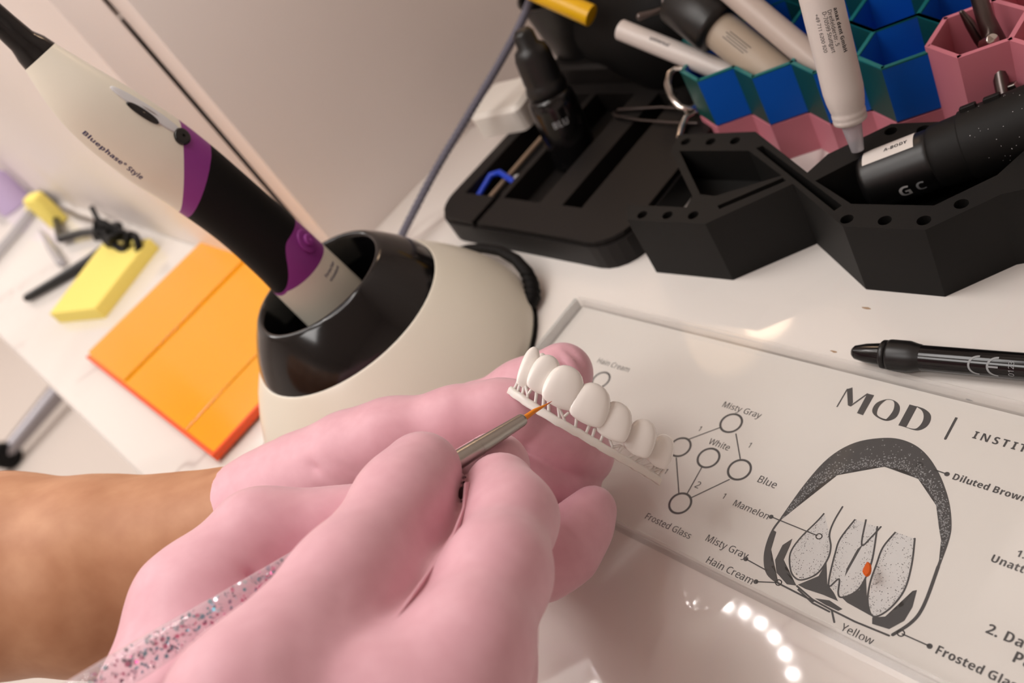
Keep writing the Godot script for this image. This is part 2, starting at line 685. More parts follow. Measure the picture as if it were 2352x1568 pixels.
func room() -> void:
	var mb := Mb.new()
	mb.box(Vector3(-1.0, -0.76, 0.4), Vector3(5.6, 0.04, 4.0))
	struct("floor", mb, M.floor_vinyl)
	mb = Mb.new()
	mb.box(Vector3(-1.0, 1.68, 0.4), Vector3(5.6, 0.06, 4.0))
	struct("ceiling", mb, M.wall_paint)
	for w in [["wall_back", Vector3(-1.0, 0.45, -0.70), Vector3(5.6, 2.5, 0.06)], ["wall_front", Vector3(-1.0, 0.45, 2.37), Vector3(5.6, 2.5, 0.06)], ["wall_left", Vector3(-3.77, 0.45, 0.835), Vector3(0.06, 2.5, 3.01)], ["wall_right", Vector3(1.77, 0.45, 0.835), Vector3(0.06, 2.5, 3.01)]]:
		mb = Mb.new()
		mb.box(w[1], w[2])
		struct(w[0], mb, M.wall_paint)
	var d := thing("desk", "white marble-patterned desk under the hands and tools", "desk", Vector3(-0.4, -0.74, -0.3))
	mb = Mb.new()
	mb.box(Vector3(-0.4, -0.014, -0.305), Vector3(2.3, 0.028, 0.65), Basis(), 0.003)
	obj("table_top", mb, M.marble_laminate, d)
	for x in [-1.5, 0.7]:
		mb = Mb.new()
		mb.box(Vector3(x, -0.384, -0.32), Vector3(0.03, 0.712, 0.6))
		obj("side_panel", mb, M.cabinet_white, d)
	# dried marks on the top
	for q in [[Vector3(-0.12796, 0, -0.14628), 0.0014, 0.0004, M.stain_brown], [Vector3(-0.12887, 0, -0.12214), 0.0011, 0.0003, M.stain_red], [Vector3(-0.129, 0, -0.12943), 0.0012, 0.00035, M.stain_brown], [Vector3(-0.1303, 0, -0.12203), 0.0005, 0.0003, M.stain_red], [Vector3(-0.0899, 0, -0.12459), 0.0009, 0.0002, M.ink_grey]]:
		mb = Mb.new()
		var poly := []
		var rng := RandomNumberGenerator.new()
		rng.seed = int(q[1] * 1e6)
		for k in 9:
			var w := TAU * k / 9.0
			poly.append(Vector2(q[0].x + cos(w) * q[1] * rng.randf_range(0.6, 1.2), q[0].z + sin(w) * q[2] * rng.randf_range(0.6, 1.3)))
		mb.prism(poly, -0.0002, 0.00008)
		obj("dried_mark", mb, q[3], d)

func lamps() -> void:
	var l := thing("desk_lamp", "white panel lamp fixed over the desk beside the cabinet door", "lamp", Vector3(-0.545, 0.335, 0.0))
	var mb := Mb.new()
	mb.box(Vector3(-0.545, 0.343, 0.0), Vector3(0.365, 0.016, 0.18), Basis(), 0.006)
	obj("housing", mb, M.white_plastic, l)
	mb = Mb.new()
	mb.box(Vector3(-0.545, 0.3335, 0.0), Vector3(0.358, 0.003, 0.17))
	obj("diffuser", mb, M.lamp_diffuser, l)
	mb = Mb.new()
	mb.tube([Vector3(-0.545, 0.351, 0.0), Vector3(-0.545, 0.38, -0.05), Vector3(-0.545, 0.38, -0.091)], [0.006, 0.006, 0.006], 10)
	obj("bracket", mb, M.white_plastic, l)
	var r := thing("ring_lamp", "ring lamp with a circle of bright diodes over the hands", "lamp", Vector3(-0.28, 0.3, -0.07))
	mb = Mb.new()
	var prof := []
	for p in [[0.05, 0.3], [0.074, 0.3], [0.078, 0.306], [0.074, 0.316], [0.05, 0.316], [0.046, 0.308], [0.05, 0.3]]:
		prof.append(Vector2(p[0], p[1]))
	mb.lathe(Vector3(-0.28, 0, -0.07), Vector3.UP, prof, 40)
	obj("ring_housing", mb, M.white_plastic, r)
	for k in 32:
		var w := TAU * k / 32.0
		mb = Mb.new()
		var at := Vector3(-0.28 + cos(w) * 0.062, 0.2995, -0.07 + sin(w) * 0.062)
		mb.tube([at + Vector3(0, 0.001, 0), at], [0.0024, 0.0024], 8)
		obj("diode", mb, M.led_glow, r)
	mb = Mb.new()
	mb.tube([Vector3(-0.28, 0.31, -0.145), Vector3(-0.3, 0.34, -0.3), Vector3(-0.3, 0.36, -0.63)], [0.006, 0.006, 0.006], 10)
	obj("arm", mb, M.white_plastic, r)  # thin strip shaped in place of a reflected light band on the plate
	var w2 := thing("wall_lamp", "small warm round lamp on the cabinet side", "lamp", Vector3(-0.387, 0.25, -0.32))
	mb = Mb.new()
	mb.lathe(Vector3(-0.387, 0.25, -0.32), Vector3.RIGHT, [Vector2(0.0, 0.016), Vector2(0.03, 0.014), Vector2(0.05, 0.008), Vector2(0.056, 0.003), Vector2(0.056, 0.0)], 28)
	obj("globe", mb, M.warm_bulb_glow, w2)
	var o := OmniLight3D.new()
	o.name = "wall_lamp_glow"
	o.light_color = Color(1.0, 0.86, 0.72)
	o.light_energy = 0.004
	o.light_size = 0.02
	o.omni_range = 8.0
	o.omni_attenuation = 2.0
	o.shadow_enabled = true
	o.position = Vector3(-0.365, 0.25, -0.32)
	add_child(o)
	for q in [["square white ceiling lamp above the cabinet end of the desk", Vector3(-0.75, 1.64, 0.15), Vector3(0.74, 0.02, 0.74)], ["added square white fill lamp behind the person", Vector3(-0.3, 1.64, 1.2), Vector3(0.74, 0.02, 0.74)], ["added square white fill lamp that brightens the floor by the chair", Vector3(-2.7, 1.64, 0.5), Vector3(0.84, 0.02, 0.84)]]:
		var cl := thing("ceiling_fill_lamp", q[0], "lamp", q[1])  # the first is the room lamp, the other two are added fill panels
		mb = Mb.new()
		mb.box(q[1], q[2])
		obj("diffuser", mb, M.lamp_diffuser, cl)

func cabinet() -> void:
	var c := thing("cabinet", "white cabinet standing on the desk with a flat door", "cabinet", Vector3(-1.0, 0, -0.35))
	var mb := Mb.new()
	mb.box(Vector3(-1.0035, 0.45, -0.1065), Vector3(1.193, 0.897, 0.017), Basis(), 0.0008)
	obj("door", mb, M.cabinet_white, c)
	mb = Mb.new()
	mb.box(Vector3(-0.397, 0.45, -0.3745), Vector3(0.02, 0.9, 0.516), Basis(), 0.0006)
	obj("side_panel", mb, M.cabinet_white, c)
	mb = Mb.new()
	mb.box(Vector3(-1.59, 0.45, -0.3745), Vector3(0.02, 0.9, 0.516))
	obj("side_panel", mb, M.cabinet_white, c)
	mb = Mb.new()
	mb.box(Vector3(-1.0, 0.91, -0.37), Vector3(1.22, 0.02, 0.525))
	obj("top_panel", mb, M.cabinet_white, c)

# ---------------------------------------------------------------- curing light and its stand
func bent(path: Array, radii: Array, seg: int, n: int) -> Array:
	# smooth centre line and radii through the given stations: rings, centres
	var cur := Curve3D.new()
	for i in path.size():
		var a: Vector3 = path[maxi(i - 1, 0)]
		var b: Vector3 = path[mini(i + 1, path.size() - 1)]
		var t := (b - a) / 6.0
		cur.add_point(path[i], -t, t)
	var rings := []
	var mids := []
	var x := Vector3.ZERO
	for k in n + 1:
		var s := float(k) / n * (path.size() - 1)
		var i := mini(int(s), path.size() - 2)
		var u := s - i
		var p := cur.sample(i, u)
		var q := cur.sample(mini(i, path.size() - 2), minf(u + 0.02, 1.0)) - cur.sample(i, maxf(u - 0.02, 0.0))
		var t := q.normalized()
		if x == Vector3.ZERO:
			x = t.cross(Vector3(0, 0, 1)).normalized()
		x = (x - t * x.dot(t)).normalized()
		var y := t.cross(x)
		var r0: float = radii[maxi(i - 1, 0)]
		var r1: float = radii[i]
		var r2: float = radii[i + 1]
		var r3: float = radii[mini(i + 2, radii.size() - 1)]
		var r := cubic_interpolate(r1, r2, r0, r3, u)
		var ring := PackedVector3Array()
		for j in seg:
			var w := TAU * j / seg
			ring.append(p + (x * cos(w) + y * sin(w)) * r)
		rings.append(ring)
		mids.append([p, x, y, r])
	return [rings, mids]

func curing_light() -> void:
	var cx := -0.2835
	var cz := -0.0721
	var at := Vector3(cx, 0, cz)
	var s := thing("charging_base", "white bell-shaped charging base with a glossy black collar", "charger", at)
	var mb := Mb.new()
	mb.lathe(at, Vector3.UP, [Vector2(0.0, 0.0005), Vector2(0.0575, 0.0005), Vector2(0.0588, 0.0015), Vector2(0.0593, 0.004), Vector2(0.0585, 0.0075), Vector2(0.0555, 0.014), Vector2(0.0512, 0.021), Vector2(0.0458, 0.0285), Vector2(0.0405, 0.0345), Vector2(0.0390, 0.0362), Vector2(0.0384, 0.0366), Vector2(0.036, 0.0366)], 72)
	obj("shell", mb, M.ivory_plastic, s)
	mb = Mb.new()
	mb.lathe(at, Vector3.UP, [Vector2(0.0585, -0.0), Vector2(0.0598, 0.0), Vector2(0.0598, 0.0012), Vector2(0.0580, 0.0012)], 72)
	obj("foot_ring", mb, M.black_rubber, s)
	mb = Mb.new()
	mb.lathe(at, Vector3.UP, [Vector2(0.0384, 0.0364), Vector2(0.0376, 0.0384), Vector2(0.0345, 0.0435), Vector2(0.0305, 0.0487), Vector2(0.0272, 0.0523), Vector2(0.0260, 0.0533), Vector2(0.0250, 0.0535), Vector2(0.0243, 0.0530), Vector2(0.0236, 0.0515), Vector2(0.0228, 0.046), Vector2(0.0215, 0.03), Vector2(0.0205, 0.018), Vector2(0.0, 0.018)], 72)
	obj("collar", mb, M.black_gloss, s)
	# handpiece: stations from the top of the socket to the dark light guide
	var h := thing("curing_light", "ivory and purple handheld curing light standing in its base", "curing light", Vector3(-0.28675, 0.04532, -0.0724))
	var path := [Vector3(-0.28834, 0.03994, -0.07293), Vector3(-0.28931, 0.0561, -0.07196), Vector3(-0.28903, 0.06977, -0.07097), Vector3(-0.28981, 0.0878, -0.06917), Vector3(-0.2908, 0.10715, -0.06611), Vector3(-0.29235, 0.12247, -0.06283), Vector3(-0.29374, 0.1423, -0.0591), Vector3(-0.29542, 0.15939, -0.05818)]
	var radii := [0.01274, 0.01224, 0.01161, 0.01121, 0.01176, 0.01220, 0.01014, 0.00578]
	var got := bent(path, radii, 56, 112)
	var rings: Array = got[0]
	var mids: Array = got[1]
	# colour zones: each runs between two stations that change round the handle
	var n := rings.size()
	var front := Vector3(0.93, 0.3, 0.2).normalized()
	var side := Vector3(0.2, 0.0, -0.98).normalized()
	var skin := func(f: float, ang: float, lift: float) -> Vector3:
		var sft := clampf(f, 0.0, 1.0) * (n - 1)
		var i := mini(int(sft), n - 2)
		var u := sft - i
		var c: Vector3 = mids[i][0].lerp(mids[i + 1][0], u)
		var r: float = lerpf(mids[i][3], mids[i + 1][3], u)
		var t: Vector3 = (mids[i + 1][0] - mids[i][0]).normalized()
		var a := (front - t * front.dot(t)).normalized()
		var b := t.cross(a)
		return c + (a * cos(ang) + b * sin(ang)) * (r + lift)
	var bounds := []
	for j in 72:
		var ang := TAU * j / 72.0
		var right := sin(ang)
		var wp := 0.62 + 0.075 * right
		var pb := 0.555 + 0.033 * right
		var low := lerpf(0.185, 0.32, smoothstep(-1.0, 0.35, right))
		bounds.append([0.0, minf(0.187, low - 0.014), low, pb, wp, 1.0])
	var zone := [Mb.new(), Mb.new(), Mb.new()]
	for z in 5:
		var part: int = [0, 2, 1, 2, 0][z]
		var zr := []
		var rows := 24
		for i in rows + 1:
			var ring := PackedVector3Array()
			for j in 72:
				ring.append(skin.call(lerpf(bounds[j][z], bounds[j][z + 1], float(i) / rows), TAU * j / 72.0, 0.0))
			zr.append(ring)
		zone[part].grid(zr, z == 0, false)
	obj("body", zone[0], M.ivory_plastic, h)
	obj("grip", zone[1], M.black_rubber, h, "soft black grip")
	obj("band", zone[2], M.purple_rubber, h, "purple band")
	mb = Mb.new()
	mb.tube([Vector3(-0.2956, 0.15884, -0.05832), Vector3(-0.2955, 0.16227, -0.05793), Vector3(-0.29539, 0.16422, -0.05767), Vector3(-0.29538, 0.16534, -0.05755), Vector3(-0.29491, 0.17094, -0.05695), Vector3(-0.29322, 0.18423, -0.05543)], [0.00585, 0.00524, 0.00447, 0.00409, 0.00378, 0.00340], 28)
	obj("light_guide", mb, M.black_gloss, h, "glossy black light guide")
	patch(h, "button_ring", M.purple_rubber, skin, 0.268, 0.80, 0.040, 0.34, 0.0008, 1.0)
	patch(h, "start_button", M.purple_rubber, skin, 0.270, 0.80, 0.019, 0.17, 0.0018, 1.0)
	patch(h, "display", M.grey_plastic, skin, 0.765, 0.80, 0.088, 0.17, 0.0005, 0.9)
	patch(h, "display_window", M.black_gloss, skin, 0.775, 0.62, 0.036, 0.10, 0.0009, 1.0)
	patch(h, "mode_button", M.black_gloss, skin, 0.672, 0.72, 0.026, 0.24, 0.0010, 1.0)
	var place := func(x: float, y: float, z: float) -> Vector3:
		return skin.call(0.835 - x / 0.150, -0.98 + y / 0.0115, z)
	obj("lettering", lettering("Bluephase\u00b0 Style", true, false, 0.0215, place), M.ink_navy, h, "navy lettering")
	var place2 := func(x: float, y: float, z: float) -> Vector3:
		return skin.call(0.128 + y / 0.150, 0.35 + x / 0.0125, z)
	obj("lettering", lettering("ivoclar", true, false, 0.0075, place2), M.ink_navy, h)
	var place3 := func(x: float, y: float, z: float) -> Vector3:
		return skin.call(0.108 + y / 0.150, 0.35 + x / 0.0125, z)
	obj("lettering", lettering("vivadent", true, false, 0.0075, place3), M.ink_navy, h)
	# cable behind the base and its plug
	var k := thing("power_cable", "thick black cable looping out behind the white charging base", "cable", Vector3(-0.26892, 0, -0.12861))
	mb = Mb.new()
	mb.tube([Vector3(-0.31191, 0.003, -0.13254), Vector3(-0.29958, 0.006, -0.13381), Vector3(-0.28635, 0.009, -0.13361), Vector3(-0.27368, 0.01, -0.1331), Vector3(-0.26294, 0.009, -0.13125), Vector3(-0.25526, 0.007, -0.12814), Vector3(-0.25007, 0.005, -0.12424), Vector3(-0.24686, 0.0035, -0.11958), Vector3(-0.24606, 0.003, -0.11509), Vector3(-0.24776, 0.003, -0.11156)], [0.0018, 0.002, 0.002, 0.0021, 0.0023, 0.0026, 0.0029, 0.003, 0.003, 0.003], 14)
	obj("cord", mb, M.black_rubber, k)
	for q in [Vector3(-0.25342, 0.0064, -0.12678), Vector3(-0.25118, 0.0053, -0.12486), Vector3(-0.24913, 0.0044, -0.12275), Vector3(-0.24746, 0.0037, -0.12039)]:
		mb = Mb.new()
		mb.lathe(q - Vector3(0, 0.0, 0.0), Vector3(0.25, -0.25, 1.0), [Vector2(0.0028, -0.0006), Vector2(0.0034, -0.0004), Vector2(0.0034, 0.0004), Vector2(0.0028, 0.0006)], 16)
		obj("strain_relief_ring", mb, M.black_rubber, k)
	var pl := thing("cable_plug", "small black plug on the desk by the base", "plug", Vector3(-0.32253, 0, -0.02009))
	mb = Mb.new()
	mb.tube([Vector3(-0.32001, 0.004, -0.02936), Vector3(-0.32028, 0.003, -0.02479), Vector3(-0.31891, 0.003, -0.02168)], [0.0012, 0.0013, 0.0013], 10)
	obj("cord", mb, M.black_rubber, pl)
	mb = Mb.new()
	mb.tube([Vector3(-0.31952, 0.003, -0.02281), Vector3(-0.31647, 0.003, -0.01769)], [0.0021, 0.0018], 12)
	obj("plug_body", mb, M.black_satin, pl)

# an oval or rounded pad that follows the handpiece
func patch(h: Node3D, called: String, m: Material, skin: Callable, f0: float, a0: float, df: float, da: float, lift: float, oval: float) -> void:
	var mb := Mb.new()
	var rings := []
	for q in [[1.0, -0.0006], [1.0, 0.55], [0.93, 0.9], [0.82, 1.0], [0.55, 1.0], [0.28, 1.0], [0.0, 1.0]]:
		var ring := PackedVector3Array()
		for j in 32:
			var w := TAU * j / 32.0
			var e := 2.0 / lerpf(4.0, 2.0, oval)
			var cf := signf(cos(w)) * pow(absf(cos(w)), e)
			var sf := signf(sin(w)) * pow(absf(sin(w)), e)
			ring.append(skin.call(f0 + cf * df * q[0], a0 + sf * da * q[0], lift * q[1]))
		rings.append(ring)
	mb.grid(rings, false, false)
	obj(called, mb, m, h)

# ---------------------------------------------------------------- the printed chart under clear acrylic
const PAPER := 0.0012

func ribbon(mb: Mb, pts: Array, w, closed := false, y := PAPER + 0.00004) -> void:
	# an inked line; w is one half width or one for each point
	var n := pts.size()
	for i in (n if closed else n - 1):
		var a: Vector2 = pts[i]
		var b: Vector2 = pts[(i + 1) % n]
		var wa: float = w[i] if w is Array else w
		var wb: float = w[(i + 1) % n] if w is Array else w
		var d := (b - a).normalized()
		var p := Vector2(-d.y, d.x)
		mb.quad(Vector3(a.x + p.x * wa, y, a.y + p.y * wa), Vector3(b.x + p.x * wb, y, b.y + p.y * wb), Vector3(b.x - p.x * wb, y, b.y - p.y * wb), Vector3(a.x - p.x * wa, y, a.y - p.y * wa), Vector3.UP)
		disc(mb, b, wb, y + 0.000002, 6)

func disc(mb: Mb, c: Vector2, r: float, y := PAPER + 0.00004, seg := 20) -> void:
	for k in seg:
		var u := TAU * k / seg
		var v := TAU * (k + 1) / seg
		mb.flat(Vector3(c.x, y, c.y), Vector3(c.x + cos(u) * r, y, c.y + sin(u) * r), Vector3(c.x + cos(v) * r, y, c.y + sin(v) * r), Vector3.UP)

func hoop(mb: Mb, c: Vector2, r: float, w: float) -> void:
	var pts := []
	for k in 36:
		pts.append(c + Vector2(cos(TAU * k / 36.0), sin(TAU * k / 36.0)) * r)
	ribbon(mb, pts, w, true)

func area(mb: Mb, pts: Array, y := PAPER + 0.00003) -> void:
	var q := PackedVector2Array(pts)
	var t := Geometry2D.triangulate_polygon(q)
	for i in range(0, t.size(), 3):
		mb.flat(Vector3(q[t[i]].x, y, q[t[i]].y), Vector3(q[t[i + 1]].x, y, q[t[i + 1]].y), Vector3(q[t[i + 2]].x, y, q[t[i + 2]].y), Vector3.UP)

func smooth(pts: Array, n := 6, closed := false) -> Array:
	var out := []
	var k := pts.size()
	for i in (k if closed else k - 1):
		var p0: Vector2 = pts[(i - 1 + k) % k] if closed else pts[maxi(i - 1, 0)]
		var p1: Vector2 = pts[i]
		var p2: Vector2 = pts[(i + 1) % k]
		var p3: Vector2 = pts[(i + 2) % k] if closed else pts[mini(i + 2, k - 1)]
		for j in n:
			out.append(p1.cubic_interpolate(p2, p0, p3, float(j) / n))
	if not closed:
		out.append(pts[k - 1])
	return out

func stipple(mb: Mb, poly: Array, count: int, size: float, seed_value: int, bias: Callable, y := PAPER + 0.00005) -> void:
	var q := PackedVector2Array(poly)
	var lo := q[0]
	var hi := q[0]
	for p in q:
		lo = lo.min(p)
		hi = hi.max(p)
	var rng := RandomNumberGenerator.new()
	rng.seed = seed_value
	for k in count:
		var p := Vector2(rng.randf_range(lo.x, hi.x), rng.randf_range(lo.y, hi.y))
		if not Geometry2D.is_point_in_polygon(p, q) or rng.randf() > bias.call(p):
			continue
		disc(mb, p, size * rng.randf_range(0.5, 1.2), y, 5)

func near_line(p: Vector2, line: Array) -> float:
	var best := 1e9
	for i in line.size() - 1:
		best = minf(best, p.distance_to(Geometry2D.get_closest_point_to_segment(p, line[i], line[i + 1])))
	return best

func words(card: Node3D, text: String, a: Vector2, b: Vector2, bold := false, spacing := 0.0, m: Material = null) -> void:
	# the base line starts at a; the word is as wide as the way to b
	var d := Vector2(1, 0)
	var place := func(x: float, y: float, z: float) -> Vector3:
		return Vector3(a.x + d.x * x, PAPER + z, a.y - y)
	obj("printed_word", lettering(text, bold, false, absf(b.x - a.x), place, spacing), m if m else M.ink_black, card)

func print_block() -> void:
	var card := thing("chart_block", "clear acrylic block over a printed tooth shade chart", "chart", Vector3(-0.1, 0, -0.09))
	var x0 := -0.2245
	var x1 := 0.045
	var z0 := -0.1233
	var z1 := -0.0568
	var mb := Mb.new()
	mb.box(Vector3((x0 + x1) / 2, 0.0006, (z0 + z1) / 2), Vector3(x1 - x0 - 0.0008, PAPER, z1 - z0 - 0.0008))
	obj("paper", mb, M.paper, card, "white printed sheet")
	mb = Mb.new()
	mb.box(Vector3((x0 + x1) / 2, 0.00315, (z0 + z1) / 2), Vector3(x1 - x0, 0.0035, z1 - z0), Basis(), 0.0005)
	obj("acrylic_plate", mb, M.clear_acrylic, card)
	mb = Mb.new()
	mb.box(Vector3(x0 - 0.0009, 0.0024, (z0 + z1) / 2), Vector3(0.0016, 0.0048, z1 - z0), Basis(), 0.0003)
	obj("cut_edge", mb, M.frosted_acrylic_edge, card, "frosted sawn edge")
	for z in [z1 + 0.0006, z0 - 0.0006]:
		mb = Mb.new()
		mb.box(Vector3((x0 + x1) / 2, 0.0025, z), Vector3(x1 - x0, 0.0050, 0.0012), Basis(), 0.0004)
		obj("polished_edge", mb, M.polished_acrylic_edge, card, "polished clear edge")
	# shade circles and their links
	mb = Mb.new()
	var rr := 0.0031
	var cir := [Vector2(-0.14277, -0.09746), Vector2(-0.14235, -0.08513), Vector2(-0.13206, -0.08509), Vector2(-0.14152, -0.06983), Vector2(-0.1524, -0.0852), Vector2(-0.19399, -0.09747)]
	for c in cir:
		hoop(mb, c, rr, 0.00032)
	for q in [[Vector2(-0.14467, -0.09535), Vector2(-0.1515, -0.08841)], [Vector2(-0.13948, -0.09487), Vector2(-0.13374, -0.08816)], [Vector2(-0.1424, -0.0819), Vector2(-0.14143, -0.07312)], [Vector2(-0.13285, -0.08153), Vector2(-0.13956, -0.07258)], [Vector2(-0.1514, -0.08179), Vector2(-0.14381, -0.07242)]]:
		ribbon(mb, q, 0.00017)
	obj("printed_diagram", mb, M.ink_black, card)
	words(card, "Misty Gray", Vector2(-0.14864, -0.1009), Vector2(-0.1359, -0.10036))
	words(card, "White", Vector2(-0.14534, -0.08911), Vector2(-0.13843, -0.08832))
	words(card, "Blue", Vector2(-0.12563, -0.0836), Vector2(-0.12023, -0.0834))
	words(card, "Frosted Glass", Vector2(-0.14827, -0.06175), Vector2(-0.13291, -0.06176))
	words(card, "Hain Cream", Vector2(-0.20057, -0.10306), Vector2(-0.18656, -0.102))
	words(card, "Mamelon", Vector2(-0.12778, -0.07499), Vector2(-0.11734, -0.07441))
	words(card, "Misty Gray", Vector2(-0.12875, -0.0627), Vector2(-0.11619, -0.0623))
	words(card, "Hain Cream", Vector2(-0.12512, -0.05816), Vector2(-0.11149, -0.05766))
	words(card, "Diluted Brown", Vector2(-0.08339, -0.1016), Vector2(-0.06749, -0.10084), true)
	words(card, "Frosted Glass", Vector2(-0.06907, -0.06221), Vector2(-0.05236, -0.06181), true)
	words(card, "Unatta", Vector2(-0.06815, -0.0857), Vector2(-0.06031, -0.08505), true)
	words(card, "1.", Vector2(-0.06438, -0.08884), Vector2(-0.06278, -0.0887), true)
	words(card, "2. Darl", Vector2(-0.06275, -0.07056), Vector2(-0.05357, -0.07013), true)
	words(card, "Pa", Vector2(-0.05627, -0.06734), Vector2(-0.05293, -0.06732), true)
	words(card, "Yellow", Vector2(-0.08804, -0.05774), Vector2(-0.08063, -0.05793))
	words(card, "INSTITUTE", Vector2(-0.08416, -0.11367), Vector2(-0.06585, -0.1142), true, 9.0)
	for q in [["1", Vector2(-0.15077, -0.09189)], ["1", Vector2(-0.134, -0.09213)], ["2", Vector2(-0.14078, -0.07562)], ["1", Vector2(-0.13174, -0.07574)], ["1", Vector2(-0.15184, -0.07599)]]:
		words(card, q[0], q[1], q[1] + Vector2(0.00062 if q[0] == "1" else 0.0013, 0))
	# headline, drawn stroke by stroke
	mb = Mb.new()
	area(mb, [Vector2(-0.11845, -0.11786), Vector2(-0.11733, -0.11883), Vector2(-0.11483, -0.11434), Vector2(-0.11485, -0.11299), Vector2(-0.11568, -0.11316)])
	area(mb, [Vector2(-0.11279, -0.11817), Vector2(-0.11087, -0.1182), Vector2(-0.11054, -0.11151), Vector2(-0.1123, -0.11163)])
	ribbon(mb, [Vector2(-0.11805, -0.11175), Vector2(-0.11834, -0.11789)], 0.00018)
	ribbon(mb, [Vector2(-0.11492, -0.11312), Vector2(-0.11273, -0.11804)], 0.00022)
	obj("headline_letter", mb, M.ink_black, card)
	mb = Mb.new()
	var oo := smooth([Vector2(-0.10704, -0.11813), Vector2(-0.10461, -0.11791), Vector2(-0.103, -0.11628), Vector2(-0.10267, -0.11352), Vector2(-0.10433, -0.11179), Vector2(-0.10732, -0.11218), Vector2(-0.10912, -0.11361), Vector2(-0.10916, -0.11624)], 5, true)
	var oi := smooth([Vector2(-0.10611, -0.11814), Vector2(-0.10502, -0.11734), Vector2(-0.1043, -0.11497), Vector2(-0.10485, -0.1119), Vector2(-0.10647, -0.11234), Vector2(-0.10756, -0.11312), Vector2(-0.10804, -0.11544), Vector2(-0.10732, -0.11774)], 5, true)
	for i in oo.size():
		var k := (i + 1) % oo.size()
		mb.quad(Vector3(oo[i].x, PAPER + 0.00004, oo[i].y), Vector3(oo[k].x, PAPER + 0.00004, oo[k].y), Vector3(oi[k].x, PAPER + 0.00004, oi[k].y), Vector3(oi[i].x, PAPER + 0.00004, oi[i].y), Vector3.UP)
	obj("headline_letter", mb, M.ink_black, card)
	mb = Mb.new()
	area(mb, [Vector2(-0.10146, -0.11824), Vector2(-0.09943, -0.11821), Vector2(-0.0991, -0.11152), Vector2(-0.10111, -0.11151)])
	var bowl_out := smooth([Vector2(-0.09968, -0.11827), Vector2(-0.09746, -0.11802), Vector2(-0.09556, -0.11698), Vector2(-0.09471, -0.11518), Vector2(-0.09489, -0.11303), Vector2(-0.09636, -0.11153), Vector2(-0.0992, -0.11149)], 5)
	var bowl_in := smooth([Vector2(-0.09931, -0.11796), Vector2(-0.0981, -0.11752), Vector2(-0.09706, -0.11646), Vector2(-0.09641, -0.11486), Vector2(-0.09638, -0.11319), Vector2(-0.09705, -0.11184), Vector2(-0.09916, -0.11164)], 5)
	for i in bowl_out.size() - 1:
		mb.quad(Vector3(bowl_out[i].x, PAPER + 0.00004, bowl_out[i].y), Vector3(bowl_out[i + 1].x, PAPER + 0.00004, bowl_out[i + 1].y), Vector3(bowl_in[i + 1].x, PAPER + 0.00004, bowl_in[i + 1].y), Vector3(bowl_in[i].x, PAPER + 0.00004, bowl_in[i].y), Vector3.UP)
	obj("headline_letter", mb, M.ink_black, card)
	mb = Mb.new()
	ribbon(mb, [Vector2(-0.08967, -0.11805), Vector2(-0.0894, -0.11147)], 0.0003)
	obj("headline_bar", mb, M.ink_black, card)
	# the drawn tooth
	var out_l := [Vector2(-0.11416, -0.0769), Vector2(-0.11357, -0.08782), Vector2(-0.11194, -0.09674), Vector2(-0.10821, -0.10297), Vector2(-0.10215, -0.10677), Vector2(-0.09706, -0.10755), Vector2(-0.09212, -0.10601), Vector2(-0.0869, -0.10198), Vector2(-0.08215, -0.09643), Vector2(-0.07905, -0.09112), Vector2(-0.07769, -0.08705), Vector2(-0.07668, -0.08025)]
	var inn := [Vector2(-0.1139, -0.07688), Vector2(-0.1127, -0.0801), Vector2(-0.11131, -0.086), Vector2(-0.10868, -0.09189), Vector2(-0.10287, -0.09723), Vector2(-0.09755, -0.0996), Vector2(-0.09229, -0.0997), Vector2(-0.08703, -0.09742), Vector2(-0.08351, -0.09398), Vector2(-0.08069, -0.08918), Vector2(-0.0779, -0.08458), Vector2(-0.07671, -0.08012)]
	var cap := smooth(out_l, 5)
	var back := smooth(inn, 5)
	var edge := back.duplicate()
	back.reverse()
	mb = Mb.new()
	area(mb, cap + back)
	obj("drawn_shading", mb, M.ink_black, card)
	mb = Mb.new()
	stipple(mb, cap + back, 9000, 0.00016, 7, func(p: Vector2) -> float: return clampf(1.0 - near_line(p, edge) / 0.0042, 0.06, 0.85))
	var sp := obj("print_speckle", mb, M.ink_grey, card)
	sp.set_meta("kind", "stuff")
	mb = Mb.new()
	ribbon(mb, cap, 0.0003)
	ribbon(mb, smooth([Vector2(-0.07668, -0.08025), Vector2(-0.07558, -0.0728), Vector2(-0.0754, -0.06843), Vector2(-0.07623, -0.06523), Vector2(-0.07795, -0.0619)], 5), 0.00036)
	ribbon(mb, smooth([Vector2(-0.11416, -0.0769), Vector2(-0.11442, -0.07315), Vector2(-0.11359, -0.06889), Vector2(-0.11196, -0.06522), Vector2(-0.10936, -0.06237), Vector2(-0.10575, -0.06138)], 5), 0.00026)
